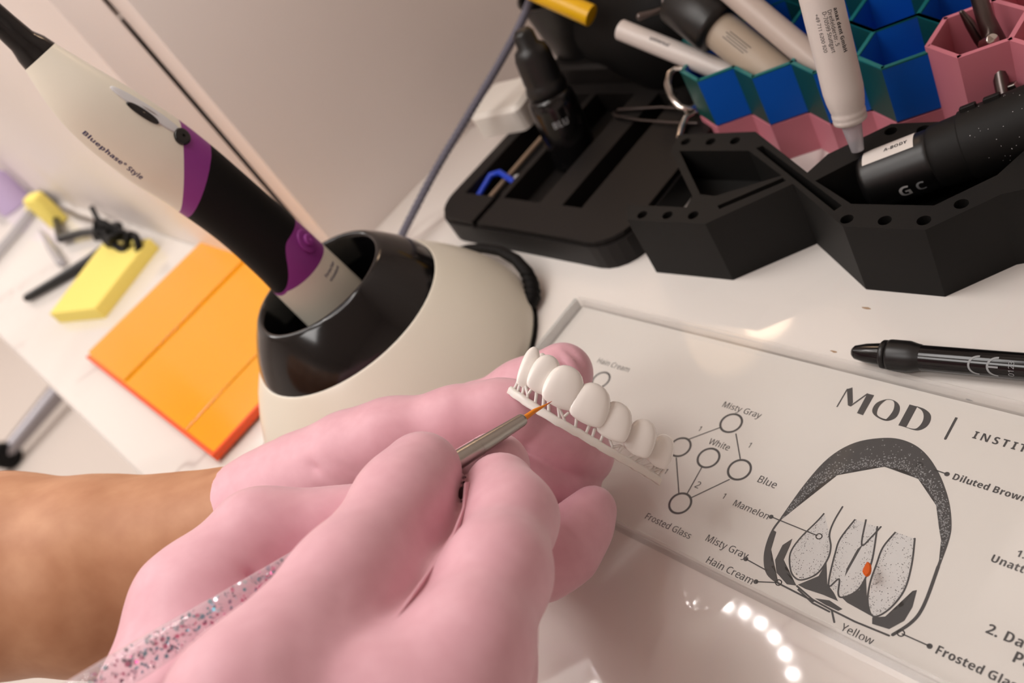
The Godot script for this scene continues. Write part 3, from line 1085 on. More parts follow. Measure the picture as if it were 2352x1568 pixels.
	for q in [[Vector2(-0.10535, -0.08222), Vector2(-0.10583, -0.0795), Vector2(-0.10721, -0.07379), Vector2(-0.10726, -0.06937), Vector2(-0.10522, -0.0659), Vector2(-0.10331, -0.06445), Vector2(-0.1013, -0.06457), Vector2(-0.09903, -0.0674), Vector2(-0.09864, -0.07155), Vector2(-0.09951, -0.07478), Vector2(-0.10146, -0.0777), Vector2(-0.10219, -0.08112), Vector2(-0.10229, -0.08553)], [Vector2(-0.09799, -0.08362), Vector2(-0.09864, -0.07771), Vector2(-0.09785, -0.0738), Vector2(-0.09611, -0.06797), Vector2(-0.09495, -0.06588), Vector2(-0.09394, -0.06843), Vector2(-0.09237, -0.06514), Vector2(-0.09113, -0.06482), Vector2(-0.0893, -0.06715), Vector2(-0.08887, -0.07033), Vector2(-0.0897, -0.0758), Vector2(-0.09256, -0.08387)], [Vector2(-0.09575, -0.08461), Vector2(-0.0935, -0.07819), Vector2(-0.09246, -0.08116), Vector2(-0.09186, -0.08418)], [Vector2(-0.08833, -0.08427), Vector2(-0.08904, -0.07964), Vector2(-0.08837, -0.07523), Vector2(-0.08746, -0.07043), Vector2(-0.08576, -0.06614), Vector2(-0.08323, -0.06379), Vector2(-0.08116, -0.06679), Vector2(-0.08039, -0.0722), Vector2(-0.08172, -0.07841), Vector2(-0.08392, -0.08444)]]:
		ribbon(mb, smooth(q, 5), 0.0002)
	for q in [[Vector2(-0.10174, -0.06275), Vector2(-0.09675, -0.06137), Vector2(-0.09177, -0.06108), Vector2(-0.08603, -0.06096), Vector2(-0.07847, -0.0614)], [Vector2(-0.10103, -0.06212), Vector2(-0.09633, -0.06063), Vector2(-0.09199, -0.0605)], [Vector2(-0.09177, -0.06108), Vector2(-0.08989, -0.05882)], [Vector2(-0.10575, -0.06138), Vector2(-0.10086, -0.06123), Vector2(-0.09637, -0.06109)]]:
		ribbon(mb, q, 0.00022)
	# pointers
	for q in [[Vector2(-0.11675, -0.07616), Vector2(-0.10396, -0.07618)], [Vector2(-0.11627, -0.06343), Vector2(-0.10759, -0.06286)], [Vector2(-0.11083, -0.05937), Vector2(-0.10641, -0.0613)], [Vector2(-0.07056, -0.06308), Vector2(-0.07636, -0.06297)], [Vector2(-0.08492, -0.10252), Vector2(-0.09099, -0.10272)]]:
		ribbon(mb, q, 0.00015)
	for q in [Vector2(-0.11675, -0.07616), Vector2(-0.11627, -0.06343), Vector2(-0.11083, -0.05937), Vector2(-0.07056, -0.06308), Vector2(-0.08492, -0.10252)]:
		disc(mb, q, 0.0006)
	for q in [Vector2(-0.10339, -0.07618), Vector2(-0.10586, -0.06158), Vector2(-0.07668, -0.06302), Vector2(-0.09148, -0.10266)]:
		hoop(mb, q, 0.0007, 0.00014)
	obj("drawn_outline", mb, M.ink_black, card)
	for q in [[Vector2(-0.11332, -0.07299), Vector2(-0.11199, -0.06832), Vector2(-0.10962, -0.06441), Vector2(-0.10575, -0.06138), Vector2(-0.10936, -0.06237), Vector2(-0.11196, -0.06522), Vector2(-0.11359, -0.06889), Vector2(-0.11442, -0.07315)], [Vector2(-0.10882, -0.07305), Vector2(-0.11011, -0.0705), Vector2(-0.10967, -0.06631), Vector2(-0.10766, -0.06358), Vector2(-0.1039, -0.06205), Vector2(-0.10174, -0.06275), Vector2(-0.10562, -0.06457), Vector2(-0.10778, -0.06721), Vector2(-0.10839, -0.0713)], [Vector2(-0.09854, -0.07098), Vector2(-0.09841, -0.06709), Vector2(-0.10158, -0.06307), Vector2(-0.09943, -0.06292), Vector2(-0.09526, -0.06345), Vector2(-0.09152, -0.06356), Vector2(-0.09337, -0.06499), Vector2(-0.0957, -0.06623)], [Vector2(-0.08894, -0.07148), Vector2(-0.08872, -0.06804), Vector2(-0.09103, -0.06463), Vector2(-0.0897, -0.06414), Vector2(-0.08347, -0.06366), Vector2(-0.0864, -0.06698)], [Vector2(-0.07881, -0.07276), Vector2(-0.07888, -0.06909), Vector2(-0.08111, -0.0649), Vector2(-0.08338, -0.06349), Vector2(-0.0827, -0.06215), Vector2(-0.07912, -0.0627), Vector2(-0.07727, -0.06579), Vector2(-0.07719, -0.06939), Vector2(-0.07812, -0.07333)], [Vector2(-0.09648, -0.06187), Vector2(-0.09331, -0.06289), Vector2(-0.08979, -0.06234), Vector2(-0.09042, -0.06155), Vector2(-0.09364, -0.06153)], [Vector2(-0.09332, -0.07889), Vector2(-0.09327, -0.07693), Vector2(-0.09308, -0.06945), Vector2(-0.09367, -0.07135), Vector2(-0.09388, -0.07665)]]:
		mb = Mb.new()
		area(mb, q)
		obj("drawn_shading", mb, M.ink_black, card)
	var mams := [[Vector2(-0.10535, -0.08222), Vector2(-0.10721, -0.07379), Vector2(-0.10726, -0.06937), Vector2(-0.10522, -0.0659), Vector2(-0.1013, -0.06457), Vector2(-0.09903, -0.0674), Vector2(-0.09864, -0.07155), Vector2(-0.09951, -0.07478), Vector2(-0.10146, -0.0777)], [Vector2(-0.09799, -0.08362), Vector2(-0.09864, -0.07771), Vector2(-0.09785, -0.0738), Vector2(-0.09495, -0.06588), Vector2(-0.09113, -0.06482), Vector2(-0.0893, -0.06715), Vector2(-0.08887, -0.07033), Vector2(-0.0897, -0.0758), Vector2(-0.09256, -0.08387)], [Vector2(-0.08833, -0.08427), Vector2(-0.08904, -0.07964), Vector2(-0.08837, -0.07523), Vector2(-0.08576, -0.06614), Vector2(-0.08323, -0.06379), Vector2(-0.08116, -0.06679), Vector2(-0.08039, -0.0722), Vector2(-0.08172, -0.07841), Vector2(-0.08392, -0.08444)]]
	for i in 3:
		mb = Mb.new()
		area(mb, mams[i], PAPER + 0.00002)
		obj("drawn_shading", mb, M.ink_pale, card)
		mb = Mb.new()
		var line: Array = mams[i]
		stipple(mb, line, 900, 0.0001, 20 + i, func(p: Vector2) -> float: return clampf(1.0 - near_line(p, line) / 0.003, 0.12, 1.0))
		sp = obj("print_speckle", mb, M.ink_black, card)
		sp.set_meta("kind", "stuff")
	# a dab of orange colour on the plate
	mb = Mb.new()
	var dab := []
	for q in [Vector3(-0.08865, 0.005, -0.07267), Vector3(-0.08853, 0.005, -0.07344), Vector3(-0.08747, 0.005, -0.073), Vector3(-0.08668, 0.005, -0.07126), Vector3(-0.08712, 0.005, -0.07012), Vector3(-0.08844, 0.005, -0.07088)]:
		dab.append(Vector2(q.x, q.z))
	mb.prism(smooth(dab, 3, true), 0.00485, 0.0054, 0.0003)
	obj("paint_dab", mb, M.orange_paint, card, "orange paint dab")

# ---------------------------------------------------------------- hands
func hands() -> void:
	var who := thing("person", "person in pink gloves with one bare forearm holding brush and tooth model", "person", Vector3(-0.24425, 0.05398, 0.03299))
	var mb := Mb.new()
	body(mb, [], [[[Vector3(-0.32425, 0.09363, 0.10439), 0.0320], [Vector3(-0.29085, 0.07775, 0.07561), 0.0301], [Vector3(-0.26913, 0.06957, 0.05738), 0.0277], [Vector3(-0.24846, 0.05613, 0.03908), 0.0268], [Vector3(-0.23441, 0.04854, 0.02262), 0.0233], [Vector3(-0.22272, 0.04412, 0.00903), 0.0209], [Vector3(-0.21155, 0.04096, -0.00568), 0.0184]]], [], 0.0016, 0.006, 0.006, 0.002)
	obj("forearm", mb, M.skin, who, "bare forearm")
	# left glove: cuff, thenar, thumb over the rail, index behind the teeth, curled fingers below
	mb = Mb.new()
	body(mb, [
		[[Vector3(-0.20777, 0.04873, -0.01376), 0.0151], [Vector3(-0.19848, 0.05044, -0.02529), 0.0134], [Vector3(-0.18987, 0.05199, -0.03487), 0.0105], [Vector3(-0.17676, 0.04968, -0.04806), 0.0083], [Vector3(-0.16833, 0.04714, -0.05579), 0.0078], [Vector3(-0.1649, 0.04582, -0.05846), 0.0074]],
		[[Vector3(-0.21013, 0.04233, -0.03343), 0.0116], [Vector3(-0.19377, 0.0337, -0.05658), 0.0081], [Vector3(-0.18262, 0.03379, -0.06954), 0.0080], [Vector3(-0.17313, 0.03466, -0.07843), 0.0085]],
		[[Vector3(-0.18972, 0.01677, -0.03465), 0.0097], [Vector3(-0.17374, 0.01595, -0.05598), 0.0083], [Vector3(-0.16057, 0.02217, -0.06349), 0.0072], [Vector3(-0.16072, 0.03135, -0.0632), 0.0078], [Vector3(-0.16323, 0.03797, -0.06085), 0.0076]],
		[[Vector3(-0.1799, 0.02471, -0.03579), 0.0093], [Vector3(-0.16711, 0.01756, -0.04694), 0.0086], [Vector3(-0.1616, 0.01865, -0.05444), 0.0081], [Vector3(-0.16612, 0.02661, -0.04913), 0.0085], [Vector3(-0.1688, 0.03076, -0.0458), 0.0081]],
		[[Vector3(-0.17595, 0.02688, -0.0338), 0.0087], [Vector3(-0.15698, 0.02689, -0.03587), 0.0081], [Vector3(-0.14704, 0.02473, -0.0324), 0.0078], [Vector3(-0.14358, 0.02446, -0.03866), 0.0072], [Vector3(-0.14449, 0.02385, -0.04621), 0.0062], [Vector3(-0.146, 0.02283, -0.05155), 0.0055]]],
		[[[Vector3(-0.22715, 0.04541, 0.0157), 0.0210], [Vector3(-0.21958, 0.04485, 0.00322), 0.0190], [Vector3(-0.21443, 0.04607, -0.00521), 0.0177], [Vector3(-0.20895, 0.04765, -0.01358), 0.0159]], [[Vector3(-0.22086, 0.04049, -0.0042), 0.0165], [Vector3(-0.21316, 0.03612, -0.02076), 0.0136], [Vector3(-0.20654, 0.02556, -0.02935), 0.0121], [Vector3(-0.18422, 0.02074, -0.03665), 0.0102]]],
		[[Vector3(-0.19251, 0.06089, -0.02092), Vector3(-0.18551, 0.05477, -0.0232), 0.0015, 0.0014], [Vector3(-0.1951, 0.0608, -0.0164), Vector3(-0.18612, 0.05161, -0.01985), 0.0016, 0.0014], [Vector3(-0.19318, 0.05748, -0.01418), Vector3(-0.18778, 0.05036, -0.01664), 0.0014, 0.0014], [Vector3(-0.19805, 0.06263, -0.01648), Vector3(-0.19235, 0.05963, -0.01835), 0.0011, 0.0012],
		[Vector3(-0.17132, 0.04262, -0.07931), Vector3(-0.16538, 0.03652, -0.0769), 0.0016, 0.0012], [Vector3(-0.17087, 0.04194, -0.08226), Vector3(-0.16526, 0.03608, -0.08042), 0.0013, 0.0010], [Vector3(-0.17108, 0.04172, -0.0748), Vector3(-0.16645, 0.03631, -0.07363), 0.0014, 0.0011]],
		0.00100, 0.0052, 0.0052, 0.0011, [[Vector3(-0.22599, 0.04995, 0.00597), (Vector3(-0.26913, 0.06957, 0.05738) - Vector3(-0.22272, 0.04412, 0.00903)).normalized()]])
	obj("glove", mb, M.pink_nitrile, who, "pink glove on the hand that holds the tooth model")
	# right glove: index and middle finger on the brush, thumb behind it
	mb = Mb.new()
	body(mb, [
		[[Vector3(-0.1479, 0.07132, -0.02706), 0.0086], [Vector3(-0.14357, 0.07368, -0.01934), 0.0093], [Vector3(-0.13049, 0.08245, -0.00015), 0.0099], [Vector3(-0.11743, 0.09429, 0.02256), 0.0111]],
		[[Vector3(-0.13749, 0.06009, -0.03484), 0.0077], [Vector3(-0.12811, 0.06145, -0.03014), 0.0085], [Vector3(-0.11536, 0.06859, -0.01813), 0.0092], [Vector3(-0.10543, 0.07347, -0.00467), 0.0098], [Vector3(-0.09995, 0.0743, 0.00978), 0.0109]],
		[[Vector3(-0.13602, 0.04934, -0.02771), 0.0077], [Vector3(-0.12776, 0.05279, -0.02045), 0.0084], [Vector3(-0.11412, 0.05872, -0.00401), 0.0091], [Vector3(-0.10688, 0.06084, 0.00802), 0.0102]],
		[[Vector3(-0.15028, 0.05362, -0.0405), 0.0081], [Vector3(-0.15183, 0.06024, -0.01979), 0.0093], [Vector3(-0.16814, 0.07765, 0.004), 0.0100], [Vector3(-0.16367, 0.07897, 0.02087), 0.0144], [Vector3(-0.15261, 0.07589, 0.03526), 0.0160]]],
		[[[Vector3(-0.11878, 0.09085, 0.02407), 0.0111], [Vector3(-0.09304, 0.07665, 0.03782), 0.0204], [Vector3(-0.07717, 0.07803, 0.04612), 0.0213]], [[Vector3(-0.11271, 0.0835, 0.01779), 0.0106], [Vector3(-0.10786, 0.07893, 0.01194), 0.0104], [Vector3(-0.10178, 0.07219, 0.00996), 0.0106]], [[Vector3(-0.10131, 0.07334, 0.00939), 0.0111], [Vector3(-0.09206, 0.07082, 0.03547), 0.0204]], [[Vector3(-0.10878, 0.0576, 0.00774), 0.0111], [Vector3(-0.09493, 0.06543, 0.0361), 0.0187]], [[Vector3(-0.15049, 0.07535, 0.03661), 0.0153], [Vector3(-0.10023, 0.06952, 0.04119), 0.0204]], [[Vector3(-0.1456, 0.07139, 0.02314), 0.0120], [Vector3(-0.13444, 0.06739, 0.01476), 0.0128], [Vector3(-0.11824, 0.06018, 0.0093), 0.0119]], [[Vector3(-0.15825, 0.06779, 0.01362), 0.0088], [Vector3(-0.15197, 0.06315, 0.00332), 0.0097]], [[Vector3(-0.13531, 0.06115, -0.01601), 0.0072], [Vector3(-0.12698, 0.06902, -0.00203), 0.0083], [Vector3(-0.12013, 0.07493, 0.00685), 0.0086]]],
		[[Vector3(-0.15573, 0.08461, 0.0105), Vector3(-0.15283, 0.08005, 0.01113), 0.0020, 0.0014], [Vector3(-0.1468, 0.0737, -0.03452), Vector3(-0.14211, 0.07055, -0.0325), 0.0006, 0.0009]],
		0.00100, 0.0052, 0.0078, 0.0012)
	obj("glove", mb, M.pink_nitrile, who, "pink glove on the hand that holds the brush")
	# loose fold of glove film along the middle finger
	mb = Mb.new()
	var fold := [Vector3(-0.13732, 0.06922, -0.03006), Vector3(-0.13189, 0.07029, -0.02523), Vector3(-0.12685, 0.07286, -0.01968), Vector3(-0.12252, 0.07601, -0.01322), Vector3(-0.11808, 0.07974, -0.00701), Vector3(-0.11265, 0.08446, -0.00079), Vector3(-0.10813, 0.08886, 0.00423)]
	var low := [Vector3(-0.13936, 0.0651, -0.0324), Vector3(-0.13419, 0.06519, -0.02774), Vector3(-0.12858, 0.06721, -0.0209), Vector3(-0.12432, 0.07038, -0.01367), Vector3(-0.12002, 0.07422, -0.00724), Vector3(-0.11501, 0.07931, -0.00087), Vector3(-0.11007, 0.08571, 0.00442)]
	var r0 := PackedVector3Array(fold)
	var r1 := PackedVector3Array(low)
	for i in r0.size() - 1:
		var nn := (r0[i + 1] - r0[i]).cross(r1[i] - r0[i]).normalized()
		if nn.dot(Vector3(0, 0.19, 0) - r0[i]) < 0.0:
			nn = -nn
		var th := nn * 0.00025
		mb.quad(r0[i] + th, r0[i + 1] + th, r1[i + 1] + th, r1[i] + th, nn)
		mb.quad(r0[i] - th, r0[i + 1] - th, r1[i + 1] - th, r1[i] - th, -nn)
		mb.quad(r0[i] + th, r0[i + 1] + th, r0[i + 1] - th, r0[i] - th, (r0[i] - r1[i]))
	obj("glove_fold", mb, M.pink_nitrile, who)

# ---------------------------------------------------------------- printed teeth on their rail
func tooth_model() -> void:
	var t := thing("tooth_model", "white printed arch of teeth on a slotted support rail", "tooth model", Vector3(-0.14339, 0.04389, -0.0599))
	var rail := [Vector3(-0.16244, 0.05409, -0.05964), Vector3(-0.1578, 0.05355, -0.05891), Vector3(-0.15283, 0.05122, -0.05871), Vector3(-0.14763, 0.04788, -0.05906), Vector3(-0.14352, 0.04375, -0.05996), Vector3(-0.1399, 0.03895, -0.06092), Vector3(-0.13724, 0.0332, -0.06247), Vector3(-0.13552, 0.02794, -0.06389), Vector3(-0.1345, 0.0228, -0.06516)]
	var up := (Vector3(-0.14339, 0.05038, -0.0705) - Vector3(-0.1437, 0.0466, -0.06268)).normalized()
	# rail: a flat band with a thickened foot
	var mb := Mb.new()
	var rings := []
	var line := smooth3(rail, 5)
	for i in line.size():
		var p: Vector3 = line[i]
		var d: Vector3 = (line[mini(i + 1, line.size() - 1)] - line[maxi(i - 1, 0)]).normalized()
		var n := d.cross(up).normalized()
		var ring := PackedVector3Array()
		var wob := 0.00008 * sin(i * 1.7) + 0.00005 * sin(i * 3.1)
		for q in [[-1.0, -0.9], [-0.6, -1.05], [0.6, -1.05], [1.0, -0.9], [1.0, 0.4], [0.55, 0.95], [-0.55, 0.95], [-1.0, 0.4]]:
			ring.append(p + n * q[0] * 0.00107 + up * (q[1] * 0.00102 + wob))
		rings.append(ring)
	mb.grid(rings)
	obj("rail", mb, M.support_resin, t)
	var spec := [
		[Vector3(-0.15901, 0.05495, -0.06202), Vector3(-0.16313, 0.05626, -0.07198), 44, .2245, -55.0, 0.75],
		[Vector3(-0.16149, 0.05107, -0.06592), Vector3(-0.16544, 0.051, -0.0737), 34, .23, -60.0, 0.8],
		[Vector3(-0.15416, 0.05433, -0.06226), Vector3(-0.15783, 0.05479, -0.0717), 72, .2212, -30.0, 0.62],
		[Vector3(-0.1489, 0.05168, -0.06187), Vector3(-0.15267, 0.05194, -0.07193), 93, .2186, -10.0, 0.55],
		[Vector3(-0.14374, 0.04623, -0.06282), Vector3(-0.14747, 0.04629, -0.07261), 92, .2182, 8.0, 0.55],
		[Vector3(-0.13985, 0.04016, -0.06393), Vector3(-0.14381, 0.0401, -0.07294), 82, .2192, 18.0, 0.58],
		[Vector3(-0.13667, 0.03326, -0.06548), Vector3(-0.14016, 0.0326, -0.07454), 72, .2214, 26.0, 0.66],
		[Vector3(-0.13475, 0.02679, -0.06735), Vector3(-0.13816, 0.02566, -0.07569), 58, .2244, 40.0, 0.75]]
	for s in spec:
		var a: Vector3 = s[0]
		var b: Vector3 = s[1]
		var w: float = s[2] * s[3] * SIZE / 2050.0 / 2.0
		var ax := (b - a).normalized()
		var along: Vector3 = (rail[8] - rail[0]).normalized()
		var wide := (along - ax * along.dot(ax)).normalized()
		var front := wide.cross(ax)
		if front.dot(Vector3(0, 0.19, 0) - a) < 0.0:
			front = -front
		var L := (b - a).length()
		mb = Mb.new()
		rings = []
		var prof := [[-0.085, 0.0, 0.0, 0.0], [-0.08, 0.30, 0.08, -0.02], [-0.06, 0.58, 0.13, 0.0], [-0.025, 0.79, 0.19, 0.0], [0.03, 0.90, 0.26, 0.02], [0.12, 0.965, 0.36, 0.05], [0.25, 1.0, 0.47, 0.08], [0.4, 0.99, 0.56, 0.10], [0.55, 0.95, 0.62, 0.10], [0.7, 0.86, 0.63, 0.07], [0.82, 0.72, 0.57, 0.03], [0.91, 0.53, 0.45, 0.0], [0.97, 0.31, 0.28, -0.02], [0.993, 0.14, 0.13, -0.03], [1.0, 0.0, 0.0, -0.03]]
		for q in prof:
			var ring := PackedVector3Array()
			for j in 28:
				var an := TAU * j / 28.0
				var cx := signf(cos(an)) * pow(absf(cos(an)), 0.86)
				var sy := signf(sin(an)) * pow(absf(sin(an)), 0.86)
				# two shallow grooves on the front face
				var groove := 0.0
				if sy > 0.0 and q[0] < 0.75 and q[0] > 0.0:
					groove = 0.05 * (exp(-pow((cx - 0.33) / 0.14, 2.0)) + exp(-pow((cx + 0.33) / 0.14, 2.0))) * sin(PI * q[0] / 0.75)
				ring.append(a + ax * (q[0] * L) + wide * (cx * q[1] * w) + front * ((sy * q[2] * s[5] * 1.5 - groove * q[2] + q[3]) * w))
			rings.append(ring)
		mb.grid(rings, false, false)
		obj("tooth", mb, M.tooth_resin, t)
	# supports between the rail and the teeth
	var rng := RandomNumberGenerator.new()
	rng.seed = 4
	var tops := [Vector3(-0.16147, 0.05531, -0.06208), Vector3(-0.15885, 0.05473, -0.06168), Vector3(-0.15411, 0.05337, -0.06181), Vector3(-0.14908, 0.05071, -0.0615), Vector3(-0.14397, 0.0453, -0.06238), Vector3(-0.14004, 0.03914, -0.06342), Vector3(-0.13685, 0.03222, -0.06497), Vector3(-0.13494, 0.0258, -0.06691), Vector3(-0.1341, 0.02376, -0.06819)]
	var toppts := smooth3(tops, 8)
	var lowpts := smooth3(rail, 8)
	var cnt := 21
	for k in cnt:
		var u := (k + 0.5) / cnt + rng.randf_range(-0.008, 0.008)
		var p := pick(lowpts, u)
		var q := pick(toppts, u + rng.randf_range(-0.012, 0.016))
		mb = Mb.new()
		if k % 5 == 3:
			var fork := p.lerp(q, 0.5)
			mb.tube([p, fork, pick(toppts, u - 0.022)], [0.00045, 0.00038, 0.00040], 7)
			mb.tube([fork, pick(toppts, u + 0.026)], [0.00036, 0.00038], 7)
		else:
			mb.tube([p, p.lerp(q, 0.5), q], [0.00050, 0.00037, 0.00045], 7)
		obj("support_strut", mb, M.support_resin, t)

func smooth3(pts: Array, n: int) -> Array:
	var out := []
	for i in pts.size() - 1:
		var p0: Vector3 = pts[maxi(i - 1, 0)]
		var p3: Vector3 = pts[mini(i + 2, pts.size() - 1)]
		for j in n:
			out.append(pts[i].cubic_interpolate(pts[i + 1], p0, p3, float(j) / n))
	out.append(pts[-1])
	return out

func pick(pts: Array, u: float) -> Vector3:
	var s := clampf(u, 0.0, 1.0) * (pts.size() - 1)
	var i := mini(int(s), pts.size() - 2)
	return pts[i].lerp(pts[i + 1], s - i)

const SIZE := 0.97

# ---------------------------------------------------------------- the brush
func brush() -> void:
	var tip := Vector3(-0.14766, 0.05496, -0.0599)
	var end := Vector3(-0.1415, 0.10208, 0.0397)
	var d := (end - tip).normalized()
	var at := func(px: float) -> Vector3: return tip + (end - tip) * px
	var b := thing("paint_brush", "fine brush with glittery clear handle held between gloved fingers", "brush", at.call(0.3))
	var mb := Mb.new()
	var bend := Vector3(0.0, 0.0003, 0.0)
	mb.tube([tip, at.call(0.02) + bend * 0.3, at.call(0.045) + bend, at.call(0.085)], [0.00006, 0.0003, 0.00054, 0.0007], 12)
	obj("bristles", mb, M.orange_bristle, b)
	mb = Mb.new()
	mb.tube([at.call(-0.006), at.call(0.012)], [0.00005, 0.0002], 8)
	obj("bristle_tip", mb, M.bristle_tip, b)
	mb = Mb.new()
	mb.lathe(at.call(0.076), d, [Vector2(0.0006, 0.0004), Vector2(0.0009, 0.0), Vector2(0.00134, 0.0004), Vector2(0.00148, 0.001), Vector2(0.0021, 0.019), Vector2(0.0022, 0.029), Vector2(0.0023, 0.0295)], 28)
	obj("ferrule", mb, M.steel, b)
	for k in [0.0034, 0.0052]:
		mb = Mb.new()
		mb.lathe(at.call(0.076), d, [Vector2(0.0015, k + 0.0103), Vector2(0.00203, k + 0.0106), Vector2(0.0015, k + 0.0109)], 24)
		obj("crimp", mb, M.steel, b)
	var s0: Vector3 = at.call(0.076) + d * 0.029
	mb = Mb.new()
	mb.lathe(s0, d, [Vector2(0.0, 0.0), Vector2(0.0021, 0.0), Vector2(0.0019, 0.017), Vector2(0.0020, 0.030), Vector2(0.0025, 0.047), Vector2(0.0032, 0.064), Vector2(0.0034, 0.086), Vector2(0.0026, 0.108), Vector2(0.0, 0.11)], 28)
	obj("handle", mb, M.clear_handle, b, "clear plastic handle")
	var rng := RandomNumberGenerator.new()
	rng.seed = 77
	var x := d.cross(Vector3.UP).normalized()
	var y := d.cross(x)
	for set in [["glitter_teal", 260], ["glitter_pink", 220], ["glitter_plum", 240], ["glitter_silver", 160]]:
		mb = Mb.new()
		for k in set[1]:
			var l := rng.randf_range(0.019, 0.107)
			var r := lerpf(0.0015, 0.0029, clampf((l - 0.017) / 0.05, 0.0, 1.0)) * sqrt(rng.randf())
			var w := rng.randf() * TAU
			var c := s0 + d * l + (x * cos(w) + y * sin(w)) * r
			var nn := Vector3(rng.randfn(), rng.randfn(), rng.randfn()).normalized()
			var e := nn.cross(d).normalized()
			var f := nn.cross(e)
			var size := rng.randf_range(0.0002, 0.0005)
			for h in 6:
				var u := TAU * h / 6.0
				var v := TAU * (h + 1) / 6.0
				mb.flat(c, c + (e * cos(u) + f * sin(u)) * size, c + (e * cos(v) + f * sin(v)) * size, nn)
		var g := obj("glitter", mb, M[set[0]], b)
		g.set_meta("kind", "stuff")

# ---------------------------------------------------------------- black printed stand with holes and slots
func flat_xz(pts: Array) -> PackedVector2Array:
	var out := PackedVector2Array()
	for p in pts:
		out.append(Vector2(p.x, -p.z))
	return out

func csg_slab(called: String, pts: Array, y0: float, y1: float) -> CSGPolygon3D:
	var c := CSGPolygon3D.new()
	c.name = called
	c.polygon = flat_xz(pts)
	c.mode = CSGPolygon3D.MODE_DEPTH
	c.depth = y1 - y0
	# the outline lies in x and -z; turned upright it rises from y0
	c.transform = Transform3D(Basis(Vector3.RIGHT, -PI / 2), Vector3(0, y1, 0)) * Transform3D(Basis(), Vector3.ZERO)
	return c

